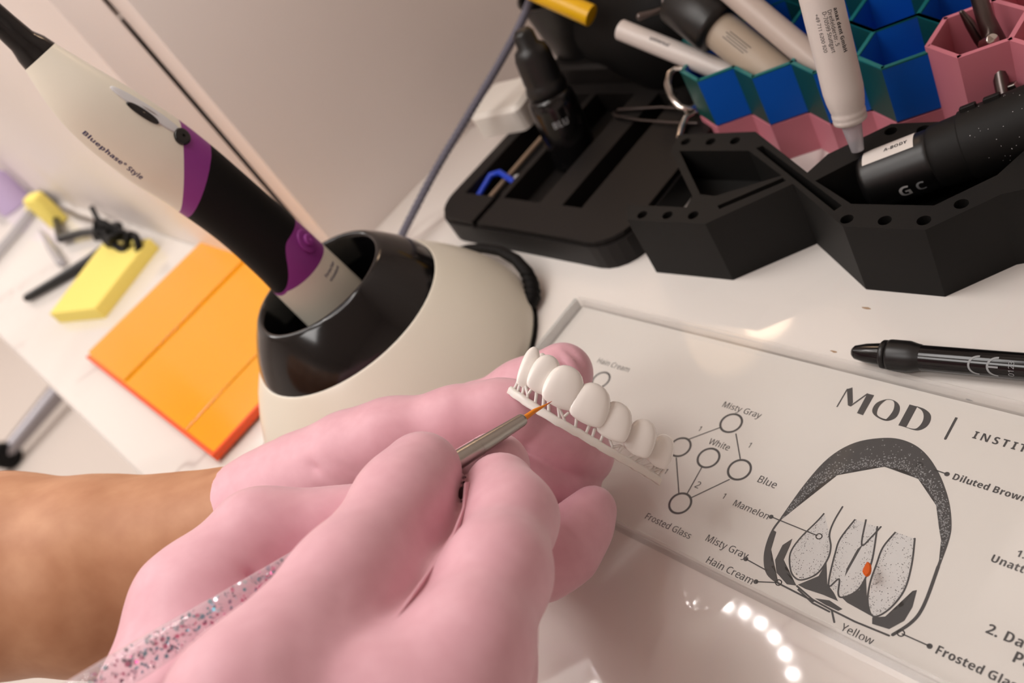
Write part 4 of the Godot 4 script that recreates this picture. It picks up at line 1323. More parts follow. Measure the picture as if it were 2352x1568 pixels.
func pen_stand() -> void:
	var base := Vector3(-0.16677, 0, -0.16575)
	var s := thing("pen_stand", "black printed hexagonal stand with holes and slots on the desk", "stand", base)
	var c := CSGCombiner3D.new()
	c.name = "body"
	s.add_child(c)
	c.position = -base
	var H := 0.025
	c.add_child(csg_slab("left_block", [Vector3(-0.2059, 0.025, -0.14488), Vector3(-0.17496, 0.025, -0.14758), Vector3(-0.15574, 0.025, -0.16765), Vector3(-0.1532, 0.025, -0.17249), Vector3(-0.18311, 0.025, -0.19018), Vector3(-0.21396, 0.025, -0.18739), Vector3(-0.21104, 0.025, -0.17857), Vector3(-0.18774, 0.025, -0.15863), Vector3(-0.18648, 0.025, -0.15349), Vector3(-0.21112, 0.025, -0.1516)], 0.0, H), true)
	c.add_child(csg_slab("right_block", [Vector3(-0.15574, 0.025, -0.16765), Vector3(-0.13147, 0.025, -0.153), Vector3(-0.10954, 0.025, -0.15504), Vector3(-0.09719, 0.025, -0.16976), Vector3(-0.08709, 0.025, -0.17494), Vector3(-0.09835, 0.025, -0.19888), Vector3(-0.12122, 0.025, -0.19694), Vector3(-0.1387, 0.025, -0.19534), Vector3(-0.15162, 0.025, -0.18112), Vector3(-0.15397, 0.025, -0.17204)], 0.0, H), true)
	for q in [["cavity", [Vector3(-0.20778, 0.025, -0.17922), Vector3(-0.17987, 0.025, -0.18094), Vector3(-0.16153, 0.025, -0.17077), Vector3(-0.17931, 0.025, -0.15961), Vector3(-0.1853, 0.025, -0.15973)], 0.012, 0.03], ["cavity", [Vector3(-0.14939, 0.025, -0.16962), Vector3(-0.13364, 0.025, -0.16172), Vector3(-0.11139, 0.025, -0.16384), Vector3(-0.10095, 0.025, -0.17649), Vector3(-0.09749, 0.025, -0.18869), Vector3(-0.1173, 0.025, -0.19087), Vector3(-0.13348, 0.025, -0.18828), Vector3(-0.14077, 0.025, -0.18032)], 0.004, 0.03],
		["slot", [Vector3(-0.17804, 0.025, -0.18232), Vector3(-0.17622, 0.025, -0.18368), Vector3(-0.13589, 0.025, -0.16073), Vector3(-0.13707, 0.025, -0.15846)], 0.010, 0.03], ["slot", [Vector3(-0.1741, 0.025, -0.15431), Vector3(-0.17568, 0.025, -0.15567), Vector3(-0.16054, 0.025, -0.16988), Vector3(-0.15863, 0.025, -0.16871)], 0.012, 0.03]]:
		var k := csg_slab(q[0], q[1], q[2], q[3])
		k.operation = CSGShape3D.OPERATION_SUBTRACTION
		c.add_child(k, true)
	for p in [Vector3(-0.20144, 0.025, -0.14801), Vector3(-0.19138, 0.025, -0.14919), Vector3(-0.18177, 0.025, -0.15052), Vector3(-0.2082, 0.025, -0.18396), Vector3(-0.19774, 0.025, -0.18449), Vector3(-0.18824, 0.025, -0.1854), Vector3(-0.13183, 0.025, -0.15587), Vector3(-0.12136, 0.025, -0.15686), Vector3(-0.11142, 0.025, -0.15829), Vector3(-0.10499, 0.025, -0.1653), Vector3(-0.13722, 0.025, -0.19211), Vector3(-0.12815, 0.025, -0.1932)]:
		var k := CSGCylinder3D.new()
		k.name = "hole"
		k.radius = 0.0018
		k.height = 0.03
		k.sides = 20
		k.position = Vector3(p.x, 0.025, p.z)
		k.operation = CSGShape3D.OPERATION_SUBTRACTION
		c.add_child(k, true)
	c.material_override = null
	for k in c.get_children():
		k.material = M.black_print
	# bottle lying in the right cell
	var a := Vector3(-0.14004, 0.01663, -0.17893)
	var b := Vector3(-0.10512, 0.02445, -0.19414)
	var d := (b - a).normalized()
	var v := thing("resin_bottle", "black bottle with white sticker leaning in the black stand", "bottle", a)
	var mb := Mb.new()
	mb.lathe(a, d, [Vector2(0.0, 0.0), Vector2(0.0072, 0.0), Vector2(0.0082, 0.001), Vector2(0.0085, 0.002), Vector2(0.0085, 0.0185), Vector2(0.0084, 0.0195), Vector2(0.0078, 0.021), Vector2(0.0, 0.021)], 44)
	obj("bottle_body", mb, M.black_satin, v)
	mb = Mb.new()
	mb.lathe(a, d, [Vector2(0.0, 0.0193), Vector2(0.0081, 0.0195), Vector2(0.0088, 0.0205), Vector2(0.0090, 0.022), Vector2(0.0092, 0.028), Vector2(0.0093, 0.0282), Vector2(0.0093, 0.0286), Vector2(0.0098, 0.0288), Vector2(0.0100, 0.046), Vector2(0.0095, 0.0466), Vector2(0.0104, 0.047), Vector2(0.0106, 0.075), Vector2(0.0, 0.076)], 44)
	obj("cap", mb, M.black_matte, v, "dusty black cap")
	mb = Mb.new()
	var rng := RandomNumberGenerator.new()
	rng.seed = 31
	var x := d.cross(Vector3.UP).normalized()
	var y := x.cross(d)
	for k in 170:
		var l := rng.randf_range(0.030, 0.070)
		var w := rng.randf() * TAU
		var o := x * cos(w) + y * sin(w)
		var c0: Vector3 = a + d * l + o * (0.01002 if l < 0.0462 else 0.01066)
		var e0 := d * rng.randf_range(0.00005, 0.00012)
		var f0 := o.cross(d) * rng.randf_range(0.00005, 0.00012)
		mb.quad(c0 - e0 - f0, c0 + e0 - f0, c0 + e0 + f0, c0 - e0 + f0, o)
	var dust := obj("dust", mb, M.ink_white, v)
	dust.set_meta("kind", "stuff")
	var eye := Vector3(0, 0.19, 0) - a
	var toward := atan2(eye.dot(y), eye.dot(x))
	for k in 2:
		mb = Mb.new()
		var lug: Vector3 = a + d * (0.032 + 0.006 * k) + (x * cos(toward + 1.25) + y * sin(toward + 1.25)) * 0.0101
		mb.box(lug, Vector3(0.0042, 0.0016, 0.0022), Basis(d, (x * cos(toward + 1.25) + y * sin(toward + 1.25)), d.cross(x * cos(toward + 1.25) + y * sin(toward + 1.25))), 0.0004)
		obj("cap_lug", mb, M.black_matte, v)
	var up_way := signf((y * cos(toward) - x * sin(toward)).dot(Vector3(0.0, 1.0, -0.3)))
	var wrapped := func(u: float, w: float, z: float) -> Vector3:
		return a + d * u + (x * cos(toward + w * up_way) + y * sin(toward + w * up_way)) * (0.0085 + z)
	mb = Mb.new()
	var rings := []
	for i in 9:
		var ring := PackedVector3Array()
		for j in 2:
			ring.append(wrapped.call(0.0025 + 0.0145 * j, 0.62 + 0.95 * i / 8.0, 0.00012))
		rings.append(ring)
	mb.grid(rings, false, false, false)
	obj("sticker", mb, M.sticker_white, v, "white sticker")
	var on_sticker := func(u: float, w: float, z: float) -> Vector3:
		return wrapped.call(0.0088 + u, 0.88 + w / 0.0085, 0.00014 + z)
	obj("lettering", lettering("A-BODY", true, false, 0.0066, on_sticker), M.ink_black, v)
	var on_body := func(u: float, w: float, z: float) -> Vector3:
		return wrapped.call(0.0095 + u, -0.98 + w / 0.0085, z)
	obj("lettering", lettering("G", true, false, 0.0030, on_body), M.ink_white, v)
	var on_body2 := func(u: float, w: float, z: float) -> Vector3:
		return wrapped.call(0.0142 + u, -0.95 + w / 0.0085, z)
	obj("lettering", lettering("C", true, false, 0.0024, on_body2), M.ink_grey, v)

# ---------------------------------------------------------------- hexagonal holders
func hex_point(c: Vector2, k: int, s: float) -> Vector2:
	var u := Vector2(0.9983, -0.058)
	var v := Vector2(-0.058, -0.9983)
	var a := PI / 3 * k
	return c + u * (sin(a) * s) - v * (cos(a) * s)

func honeycomb(t: Node3D, cells: Array, s: float, thick: float, y0: float, y1: float, mats: Array, rim: Material) -> void:
	var seen := {}
	for cell in cells:
		var c: Vector2 = cell[0]
		var top: float = cell[1]
		var poly := []
		for k in 6:
			poly.append(hex_point(c, k, s))
		var mb := Mb.new()
		mb.prism(poly, y0, y0 + 0.0012)
		obj("cell_floor", mb, mats[0], t)
		for k in 6:
			var p: Vector2 = poly[k]
			var q: Vector2 = poly[(k + 1) % 6]
			var key := (((p + q) / 2) * 1000).round()
			if seen.has(key):
				continue
			seen[key] = true
			var d := (q - p).normalized()
			var m := (p + q) / 2
			var basis := Basis(Vector3(d.x, 0, d.y), Vector3.UP, Vector3(d.x, 0, d.y).cross(Vector3.UP))
			mb = Mb.new()
			mb.box(Vector3(m.x, (y0 + top) / 2, m.y), Vector3((q - p).length() + thick * 0.58, top - y0, thick), basis)
			var o := obj("cell_wall", mb, mats[k % 3], t)
			if rim:
				mb = Mb.new()
				mb.box(Vector3(m.x, top + 0.0002, m.y), Vector3((q - p).length() + thick * 0.62, 0.0005, thick * 1.1), basis)
				obj("rim", mb, rim, o)

func hex_holders() -> void:
	var f0 := Vector2(-0.2114, -0.2037)
	var u := Vector2(0.9983, -0.058)
	var v := Vector2(-0.058, -0.9983)
	var s := 0.01283
	var w := 0.02222
	var cen := func(k: float, row: int) -> Vector2: return f0 + u * (w * (k + 0.5 * (row % 2))) + v * (s + 1.5 * s * row)
	var low := thing("pink_holder", "low pink hexagonal holder underneath the blue one", "pen holder", Vector3(-0.17, 0, -0.22))
	var cells := []
	for k in 4:
		cells.append([cen.call(k, 0), 0.0153])
	for k in range(-1, 4):
		cells.append([cen.call(k, 1), 0.0153])
	honeycomb(low, cells, s, 0.0014, 0.0, 0.0153, [M.pink_print, M.pink_print, M.pink_print], null)
	var tall := thing("pink_holder", "tall pink hexagonal holder with scissors in it", "pen holder", Vector3(-0.11, 0, -0.22))
	cells = []
	for k in [4, 5]:
		cells.append([cen.call(k, 0), 0.0375])
	for k in [4, 5]:
		cells.append([cen.call(k, 1), 0.0375])
	honeycomb(tall, cells, s, 0.0014, 0.0, 0.0375, [M.pink_print, M.pink_print, M.pink_print], null)
	var blue := thing("blue_holder", "blue and green hexagonal holder full of syringes", "pen holder", Vector3(-0.17, 0.0158, -0.22))
	cells = []
	for k in 4:
		cells.append([cen.call(k, 0), 0.0352])
	honeycomb(blue, cells, s, 0.0012, 0.0160, 0.0352, [M.blue_print, M.blue_print, M.green_print], M.teal_rim)
	cells = []
	for k in range(-1, 4):
		cells.append([cen.call(k, 1), 0.0352])
	honeycomb(blue, cells, s, 0.00118, 0.0160, 0.0352, [M.blue_print, M.blue_print, M.green_print], M.teal_rim)
	cells = []
	for k in range(0, 4):
		cells.append([cen.call(k, 2), 0.060])
	honeycomb(blue, cells, s, 0.00116, 0.0160, 0.060, [M.blue_print, M.blue_print, M.green_print], M.teal_rim)
	# syringes
	var a := Vector3(-0.20991, 0.02939, -0.21598)
	var b := Vector3(-0.25796, 0.0506, -0.2187)
	var g := thing("syringe", "white syringe with dark print tilted far over the blue holder's edge", "syringe", a)
	var d := (b - a).normalized()
	var mb := Mb.new()
	mb.lathe(a - d * 0.004, d, [Vector2(0.0, 0.0), Vector2(0.0036, 0.0), Vector2(0.0039, 0.0005), Vector2(0.0039, 0.051), Vector2(0.0, 0.051)], 28)
	obj("barrel", mb, M.syringe_white, g)
	var x := d.cross(Vector3.UP).normalized()
	var y := x.cross(d)
	var eye := Vector3(0, 0.19, 0) - a
	var tw := atan2(eye.dot(y), eye.dot(x))
	var lens_right := Vector3(0.63, -0.486, -0.605)
	var sg := signf((y * cos(tw) - x * sin(tw)).dot(lens_right))
	var on := func(p: float, q: float, z: float) -> Vector3:
		var ang: float = tw + sg * (0.15 + q / 0.0039)
		return a + d * (0.032 - p) + (x * cos(ang) + y * sin(ang)) * (0.0039 + z)
	obj("lettering", lettering("universal", true, false, 0.0085, on), M.ink_black, g)
	a = Vector3(-0.18932, 0.02971, -0.21477)
	b = Vector3(-0.20982, 0.04313, -0.22108)
	d = (b - a).normalized()
	g = thing("syringe", "short syringe with tan label and wide black cap in the blue holder", "syringe", a)
	mb = Mb.new()
	mb.lathe(a - d * 0.004, d, [Vector2(0.0, 0.0), Vector2(0.0064, 0.0), Vector2(0.0068, 0.0006), Vector2(0.0068, 0.032), Vector2(0.0, 0.032)], 28)
	obj("barrel", mb, M.label_tan, g)
	mb = Mb.new()
	mb.lathe(a, d, [Vector2(0.0068, 0.0255), Vector2(0.0088, 0.026), Vector2(0.0096, 0.028), Vector2(0.0096, 0.046), Vector2(0.0, 0.047)], 32)
	obj("cap", mb, M.black_satin, g)
	x = d.cross(Vector3.UP).normalized()
	y = x.cross(d)
	eye = Vector3(0, 0.19, 0) - a
	tw = atan2(eye.dot(y), eye.dot(x))
	for k in 4:
		mb = Mb.new()
		var rings := []
		for i in 2:
			var ring := PackedVector3Array()
			for j in 2:
				var ang := tw - 0.25 + 0.13 * k + 0.035 * j
				ring.append(a + d * (0.009 + 0.010 * i + 0.001 * (k % 2)) + (x * cos(ang) + y * sin(ang)) * 0.00693)
			rings.append(ring)
		mb.grid(rings, false, false, false)
		obj("printed_line", mb, M.ink_black, g)
	a = Vector3(-0.17173, 0.03092, -0.21605)
	b = Vector3(-0.20227, 0.05319, -0.22596)
	d = (b - a).normalized()
	g = thing("syringe", "plain beige syringe leaning in the blue holder", "syringe", a)
	mb = Mb.new()
	mb.lathe(a - d * 0.006, d, [Vector2(0.0, 0.0), Vector2(0.0039, 0.0), Vector2(0.0043, 0.0006), Vector2(0.0043, 0.056), Vector2(0.0, 0.056)], 28)
	obj("barrel", mb, M.syringe_grey, g)
	a = Vector3(-0.14177, 0.0265, -0.18173)
	b = Vector3(-0.14597, 0.07649, -0.1933)
	d = (b - a).normalized()
	g = thing("syringe", "upright white syringe with printed address and clear tip before the blue holder", "syringe", a)
	mb = Mb.new()
	mb.lathe(a, d, [Vector2(0.0, 0.0), Vector2(0.0018, 0.0), Vector2(0.0030, 0.0098), Vector2(0.0, 0.0098)], 24)
	obj("tip", mb, M.clear_tip, g, "clear tip")
	mb = Mb.new()
	mb.lathe(a, d, [Vector2(0.0, 0.0088), Vector2(0.0038, 0.0088), Vector2(0.0046, 0.0094), Vector2(0.0047, 0.0104), Vector2(0.0044, 0.0108), Vector2(0.0047, 0.0112), Vector2(0.0047, 0.0122), Vector2(0.0045, 0.0126), Vector2(0.0047, 0.0132), Vector2(0.0052, 0.016), Vector2(0.0055, 0.019), Vector2(0.0055, 0.075), Vector2(0.0, 0.075)], 36)
	obj("barrel", mb, M.syringe_white, g)
	x = d.cross(Vector3.UP).normalized()
	y = x.cross(d)
	eye = Vector3(0, 0.19, 0) - a
	tw = atan2(eye.dot(y), eye.dot(x))
	sg = signf((y * cos(tw) - x * sin(tw)).dot(lens_right))
	var lines := ["anax dent GmbH", "Dreifelderstr. 5", "D-70599 Stuttgart", "+49 711 6200 920"]
	for k in 4:
		var off := -0.02 + 0.30 * k
		var on2 := func(p: float, q: float, z: float) -> Vector3:
			var ang: float = tw + sg * (0.42 - off + q / 0.0055)
			return a + d * (0.0425 - p) + (x * cos(ang) + y * sin(ang)) * (0.0055 + z)
		obj("lettering", lettering(lines[k], k == 0, false, [0.0122, 0.0098, 0.0112, 0.0106][k], on2), M.ink_black, g)
	# scissors standing in the tall pink holder
	g = thing("scissors", "steel scissors standing in the tall pink holder", "scissors", Vector3(-0.11002, 0.01928, -0.21115))
	mb = Mb.new()
	mb.tube([Vector3(-0.12297, 0.0499, -0.22446), Vector3(-0.12121, 0.0399, -0.22281), Vector3(-0.11955, 0.03233, -0.22227), Vector3(-0.11657, 0.02569, -0.22021), Vector3(-0.11267, 0.02078, -0.21398), Vector3(-0.10948, 0.01755, -0.20921)], [0.0021, 0.0023, 0.0029, 0.0027, 0.0025, 0.0026], 10)
	obj("shank", mb, M.dark_steel, g)
	mb = Mb.new()
	mb.tube([Vector3(-0.11857, 0.03475, -0.21951), Vector3(-0.11689, 0.03117, -0.21688), Vector3(-0.11466, 0.02586, -0.21229), Vector3(-0.11241, 0.02083, -0.2083)], [0.0016, 0.0018, 0.0019, 0.0019], 8)
	obj("shank", mb, M.dark_steel, g)
	mb = Mb.new()
	mb.tube([Vector3(-0.12858, 0.04043, -0.22531), Vector3(-0.12742, 0.0359, -0.22605), Vector3(-0.1253, 0.03111, -0.22539), Vector3(-0.12428, 0.02795, -0.22515)], [0.0007, 0.0014, 0.0016, 0.0012], 8)
	obj("blade", mb, M.dark_steel, g)
	mb = Mb.new()
	mb.lathe(Vector3(-0.11745, 0.03637, -0.21723), Vector3(0.75, 0.58, 0.31), [Vector2(0.0, 0.0008), Vector2(0.0016, 0.0006), Vector2(0.0018, 0.0), Vector2(0.0018, -0.004)], 16)
	obj("pivot", mb, M.bright_steel, g)
	mb = Mb.new()
	mb.box(Vector3(-0.11133, 0.02393, -0.21187), Vector3(0.003, 0.004, 0.002), Basis(Vector3(0, 0, 1), 0.4), 0.0004)
	obj("ratchet", mb, M.steel, g)

# ---------------------------------------------------------------- tool tray and what stands around it
func tool_tray() -> void:
	var base := Vector3(-0.273, 0, -0.187)
	var t := thing("tool_tray", "black plastic tool tray with long compartments on the desk", "tray", base)
	var c := CSGCombiner3D.new()
	c.name = "body"
	t.add_child(c)
	c.position = -base
	var pts := []
	for q in [[-0.231, -0.157, 0.0150, 0.0], [-0.316, -0.157, 0.0150, PI / 2], [-0.318, -0.222, 0.012, PI], [-0.228, -0.222, 0.012, PI * 1.5]]:
		for k in 7:
			var w: float = q[3] + PI / 2 * k / 6.0
			pts.append(Vector3(q[0] + cos(w) * q[2], 0, q[1] + sin(w) * q[2]))
	c.add_child(csg_slab("shell", pts, 0.0, 0.0105), true)
	var inset := []
	for p in pts:
		inset.append(p.lerp(Vector3(-0.273, 0, -0.189), 0.02))
	c.add_child(csg_slab("rim", inset, 0.009, 0.0128), true)
	for q in [[-0.3215, -0.298], [-0.2945, -0.271], [-0.258, -0.247]]:
		var k := csg_slab("compartment", [Vector3(q[0], 0, -0.226), Vector3(q[1], 0, -0.226), Vector3(q[1], 0, -0.1585), Vector3(q[0], 0, -0.1585)], 0.003, 0.03)
		k.operation = CSGShape3D.OPERATION_SUBTRACTION
		c.add_child(k, true)
	var gap := csg_slab("latch_gap", [Vector3(-0.3005, 0, -0.16), Vector3(-0.297, 0, -0.16), Vector3(-0.297, 0, -0.135), Vector3(-0.3005, 0, -0.135)], 0.010, 0.03)
	gap.operation = CSGShape3D.OPERATION_SUBTRACTION
	c.add_child(gap, true)
	for k in c.get_children():
		k.material = M.tray_black
	var mb := Mb.new()
	mb.box(Vector3(-0.272, 0.0105, -0.2405), Vector3(0.118, 0.021, 0.012), Basis(), 0.003)
	obj("hinge_bar", mb, M.tray_black, t)
	# dropper bottle
	var a := Vector3(-0.28568, 0.0035, -0.19383)
	var d := (Vector3(-0.28902, 0.05479, -0.2032) - a).normalized()
	var b := thing("dropper_bottle", "small glossy black dropper bottle standing in the tool tray", "bottle", a)
	mb = Mb.new()
	mb.lathe(a, d, [Vector2(0.0, 0.0), Vector2(0.0092, 0.0), Vector2(0.0102, 0.001), Vector2(0.0102, 0.026), Vector2(0.0096, 0.0295), Vector2(0.0078, 0.0318), Vector2(0.0, 0.0318)], 36)
	obj("bottle_body", mb, M.black_gloss, b)
	mb = Mb.new()
	mb.lathe(a, d, [Vector2(0.0076, 0.031), Vector2(0.0086, 0.0315), Vector2(0.0088, 0.034), Vector2(0.0082, 0.036), Vector2(0.0078, 0.037), Vector2(0.0080, 0.0385), Vector2(0.0076, 0.048), Vector2(0.0066, 0.051), Vector2(0.0046, 0.0525), Vector2(0.0044, 0.057), Vector2(0.0030, 0.059), Vector2(0.0, 0.0592)], 36)
	obj("dropper_cap", mb, M.black_satin, b)
	var x := d.cross(Vector3.UP).normalized()
	var y := x.cross(d)
	var eye := Vector3(0, 0.19, 0) - a
	var tw := atan2(eye.dot(y), eye.dot(x))
	var bs := signf((y * cos(tw) - x * sin(tw)).dot(Vector3(0.63, -0.486, -0.605)))
	var on := func(p: float, q: float, z: float) -> Vector3:
		var ang := tw + bs * (-0.35 + p / 0.0102)
		return a + d * (0.019 + q) + (x * cos(ang) + y * sin(ang)) * (0.0102 + z)
	obj("lettering", lettering("BLU", true, false, 0.0065, on), M.ink_grey, b)
	var w := thing("white_case", "small white rounded case beside the dropper bottle", "case", Vector3(-0.34823, 0.0128, -0.21902))
	mb = Mb.new()
	mb.box(Vector3(-0.33484, 0.019, -0.21011), Vector3(0.030, 0.0125, 0.027), Basis(Vector3.UP, 0.25), 0.004)
	obj("case_shell", mb, M.white_plastic, w)
	var s := thing("wooden_stick", "thin brown stick lying in the tray's compartment", "stick", Vector3(-0.31352, 0.006, -0.17048))
	mb = Mb.new()
	mb.tube([Vector3(-0.3153, 0.0055, -0.16177), Vector3(-0.31434, 0.0065, -0.18132), Vector3(-0.31237, 0.008, -0.20262)], [0.0011, 0.0011, 0.0011], 10)
	obj("stick", mb, M.wood_stick, s)
	var cl := thing("wire_clip", "bent blue wire clip in the tool tray", "clip", Vector3(-0.31493, 0.006, -0.17033))
	mb = Mb.new()
	mb.tube([Vector3(-0.32055, 0.007, -0.16064), Vector3(-0.31967, 0.009, -0.16708), Vector3(-0.3192, 0.0105, -0.17291), Vector3(-0.315, 0.0105, -0.17501), Vector3(-0.30509, 0.01, -0.17196), Vector3(-0.29614, 0.0095, -0.16899), Vector3(-0.29666, 0.0085, -0.16567), Vector3(-0.30026, 0.0075, -0.16308)], [0.0013, 0.0013, 0.0014, 0.0014, 0.0014, 0.0014, 0.0013, 0.0012], 10)
	obj("wire", mb, M.wire_blue, cl)
	var tg := thing("grey_tag", "small grey tag beside the blue wire clip", "tag", Vector3(-0.30748, 0.005, -0.17931))
	mb = Mb.new()
	mb.box(Vector3(-0.30582, 0.006, -0.17834), Vector3(0.010, 0.001, 0.005), Basis(Vector3.UP, 0.5), 0.0008)
	obj("tag", mb, M.grey_plastic, tg)
	var tz := thing("tweezers", "thin steel tweezers lying on the tool tray", "tweezers", Vector3(-0.2558, 0.014, -0.21044))
	mb = Mb.new()
	mb.tube([Vector3(-0.22801, 0.015, -0.213), Vector3(-0.24726, 0.0145, -0.21501), Vector3(-0.27043, 0.014, -0.21352), Vector3(-0.27116, 0.014, -0.21156), Vector3(-0.26818, 0.014, -0.2094), Vector3(-0.2536, 0.014, -0.20754), Vector3(-0.23629, 0.0145, -0.20606), Vector3(-0.22273, 0.015, -0.20532)], [0.0005, 0.0006, 0.0009, 0.001, 0.0009, 0.0006, 0.0005, 0.0005], 8)
	obj("tweezer_wire", mb, M.dark_steel, tz)
	var ring := thing("metal_ring", "bright steel finger rings beside the blue holder", "ring", Vector3(-0.2341, 0.014, -0.21339))
	mb = Mb.new()
	mb.tube([Vector3(-0.241, 0.026, -0.22369), Vector3(-0.24138, 0.026, -0.22054), Vector3(-0.24036, 0.024, -0.2165), Vector3(-0.23597, 0.022, -0.21145), Vector3(-0.23043, 0.02, -0.20833), Vector3(-0.22701, 0.018, -0.20932), Vector3(-0.22534, 0.018, -0.21235), Vector3(-0.22839, 0.02, -0.21876), Vector3(-0.23231, 0.024, -0.22227), Vector3(-0.2365, 0.026, -0.2235), Vector3(-0.241, 0.026, -0.22369)], [0.0014, 0.0015, 0.0015, 0.0015, 0.0015, 0.0015, 0.0015, 0.0015, 0.0015, 0.0015, 0.0014], 12, false, false)
	obj("ring_hoop", mb, M.bright_steel, ring)
	mb = Mb.new()
	mb.tube([Vector3(-0.22644, 0.016, -0.21077), Vector3(-0.22895, 0.016, -0.20771), Vector3(-0.22819, 0.015, -0.20292), Vector3(-0.22628, 0.014, -0.19774), Vector3(-0.22106, 0.013, -0.19261), Vector3(-0.2156, 0.012, -0.19292)], [0.0013, 0.0014, 0.0014, 0.0013, 0.0013, 0.0012], 12)
	obj("ring_hoop", mb, M.bright_steel, ring)
	# cup with dark handles, highlighter and key tag behind
	var cp := Vector3(-0.31645, 0, -0.26341)
	var cup := thing("black_cup", "black plastic cup standing behind the tool tray", "cup", cp)
	mb = Mb.new()
	mb.lathe(cp, Vector3.UP, [Vector2(0.0, 0.0), Vector2(0.021, 0.0), Vector2(0.0225, 0.001), Vector2(0.0285, 0.05), Vector2(0.029, 0.0505), Vector2(0.0275, 0.0505), Vector2(0.0215, 0.003), Vector2(0.0, 0.003)], 44)
	obj("cup_wall", mb, M.black_satin, cup)
	var hl := thing("highlighter", "yellow highlighter pen lying over the black cup", "pen", Vector3(-0.27596, 0.04962, -0.22812))
	mb = Mb.new()
	mb.tube([Vector3(-0.31117, 0.07275, -0.22521), Vector3(-0.29309, 0.06067, -0.22684), Vector3(-0.27618, 0.04979, -0.22791)], [0.00399, 0.00428, 0.00439], 16, true, false)
	obj("pen_barrel", mb, M.yellow_plastic, hl)
	var kt := thing("key_tag", "hammered steel disc hanging above the black cup", "tag", Vector3(-0.22996, 0.05099, -0.22903))
	mb = Mb.new()
	mb.lathe(Vector3(-0.23002, 0.0512, -0.22927), Vector3(0.6, 0.6, 0.4), [Vector2(0.0, 0.0008), Vector2(0.0054, 0.0006), Vector2(0.0060, 0.0011), Vector2(0.0066, 0.0007), Vector2(0.0067, 0.0), Vector2(0.0, -0.0005)], 32)
	obj("disc", mb, M.dark_steel, kt)
	mb = Mb.new()
	mb.tube([Vector3(-0.24173, 0.0525, -0.21959), Vector3(-0.23825, 0.05151, -0.2229), Vector3(-0.23276, 0.05042, -0.22764)], [0.0014, 0.0011, 0.0010], 10)
	obj("link", mb, M.dark_steel, kt)
	var bag := thing("black_pouch", "black soft pouch slumped behind the syringes", "pouch", Vector3(-0.30002, 0, -0.29209))
	mb = Mb.new()
	body(mb, [], [[[Vector3(-0.2843, 0.022, -0.25714), 0.02], [Vector3(-0.2588, 0.024, -0.25052), 0.022], [Vector3(-0.25864, 0.024, -0.26361), 0.02]], [[Vector3(-0.29754, 0.03, -0.26305), 0.026], [Vector3(-0.25277, 0.035, -0.25603), 0.028]]], [], 0.003, 0.01, 0.012, 0.003)
	obj("pouch_skin", mb, M.black_rubber, bag)
	# braided cord in front of the cabinet
	var cd := thing("braided_cord", "grey braided cord running up before the cabinet side", "cord", Vector3(-0.35962, 0, -0.13637))
	var line := smooth3([Vector3(-0.3453, 0.00528, -0.12281), Vector3(-0.34462, 0.01013, -0.13352), Vector3(-0.33861, 0.02219, -0.16089), Vector3(-0.33068, 0.03322, -0.18775), Vector3(-0.3218, 0.04375, -0.20954), Vector3(-0.31454, 0.05304, -0.22514), Vector3(-0.30908, 0.06253, -0.23677)], 26)
	for strand in 3:
		mb = Mb.new()
		var path := []
		var rad := []
		for i in line.size():
			var p: Vector3 = line[i]
			var tt: Vector3 = (line[mini(i + 1, line.size() - 1)] - line[maxi(i - 1, 0)]).normalized()
			var e := tt.cross(Vector3(0, 0, 1)).normalized()
			var f := tt.cross(e)
			var an := i * 0.9 + TAU * strand / 3.0
			path.append(p + (e * cos(an) + f * sin(an)) * 0.0009)
			rad.append(0.0011)
		mb.tube(path, rad, 8)
		obj("strand", mb, M.cord_grey, cd)

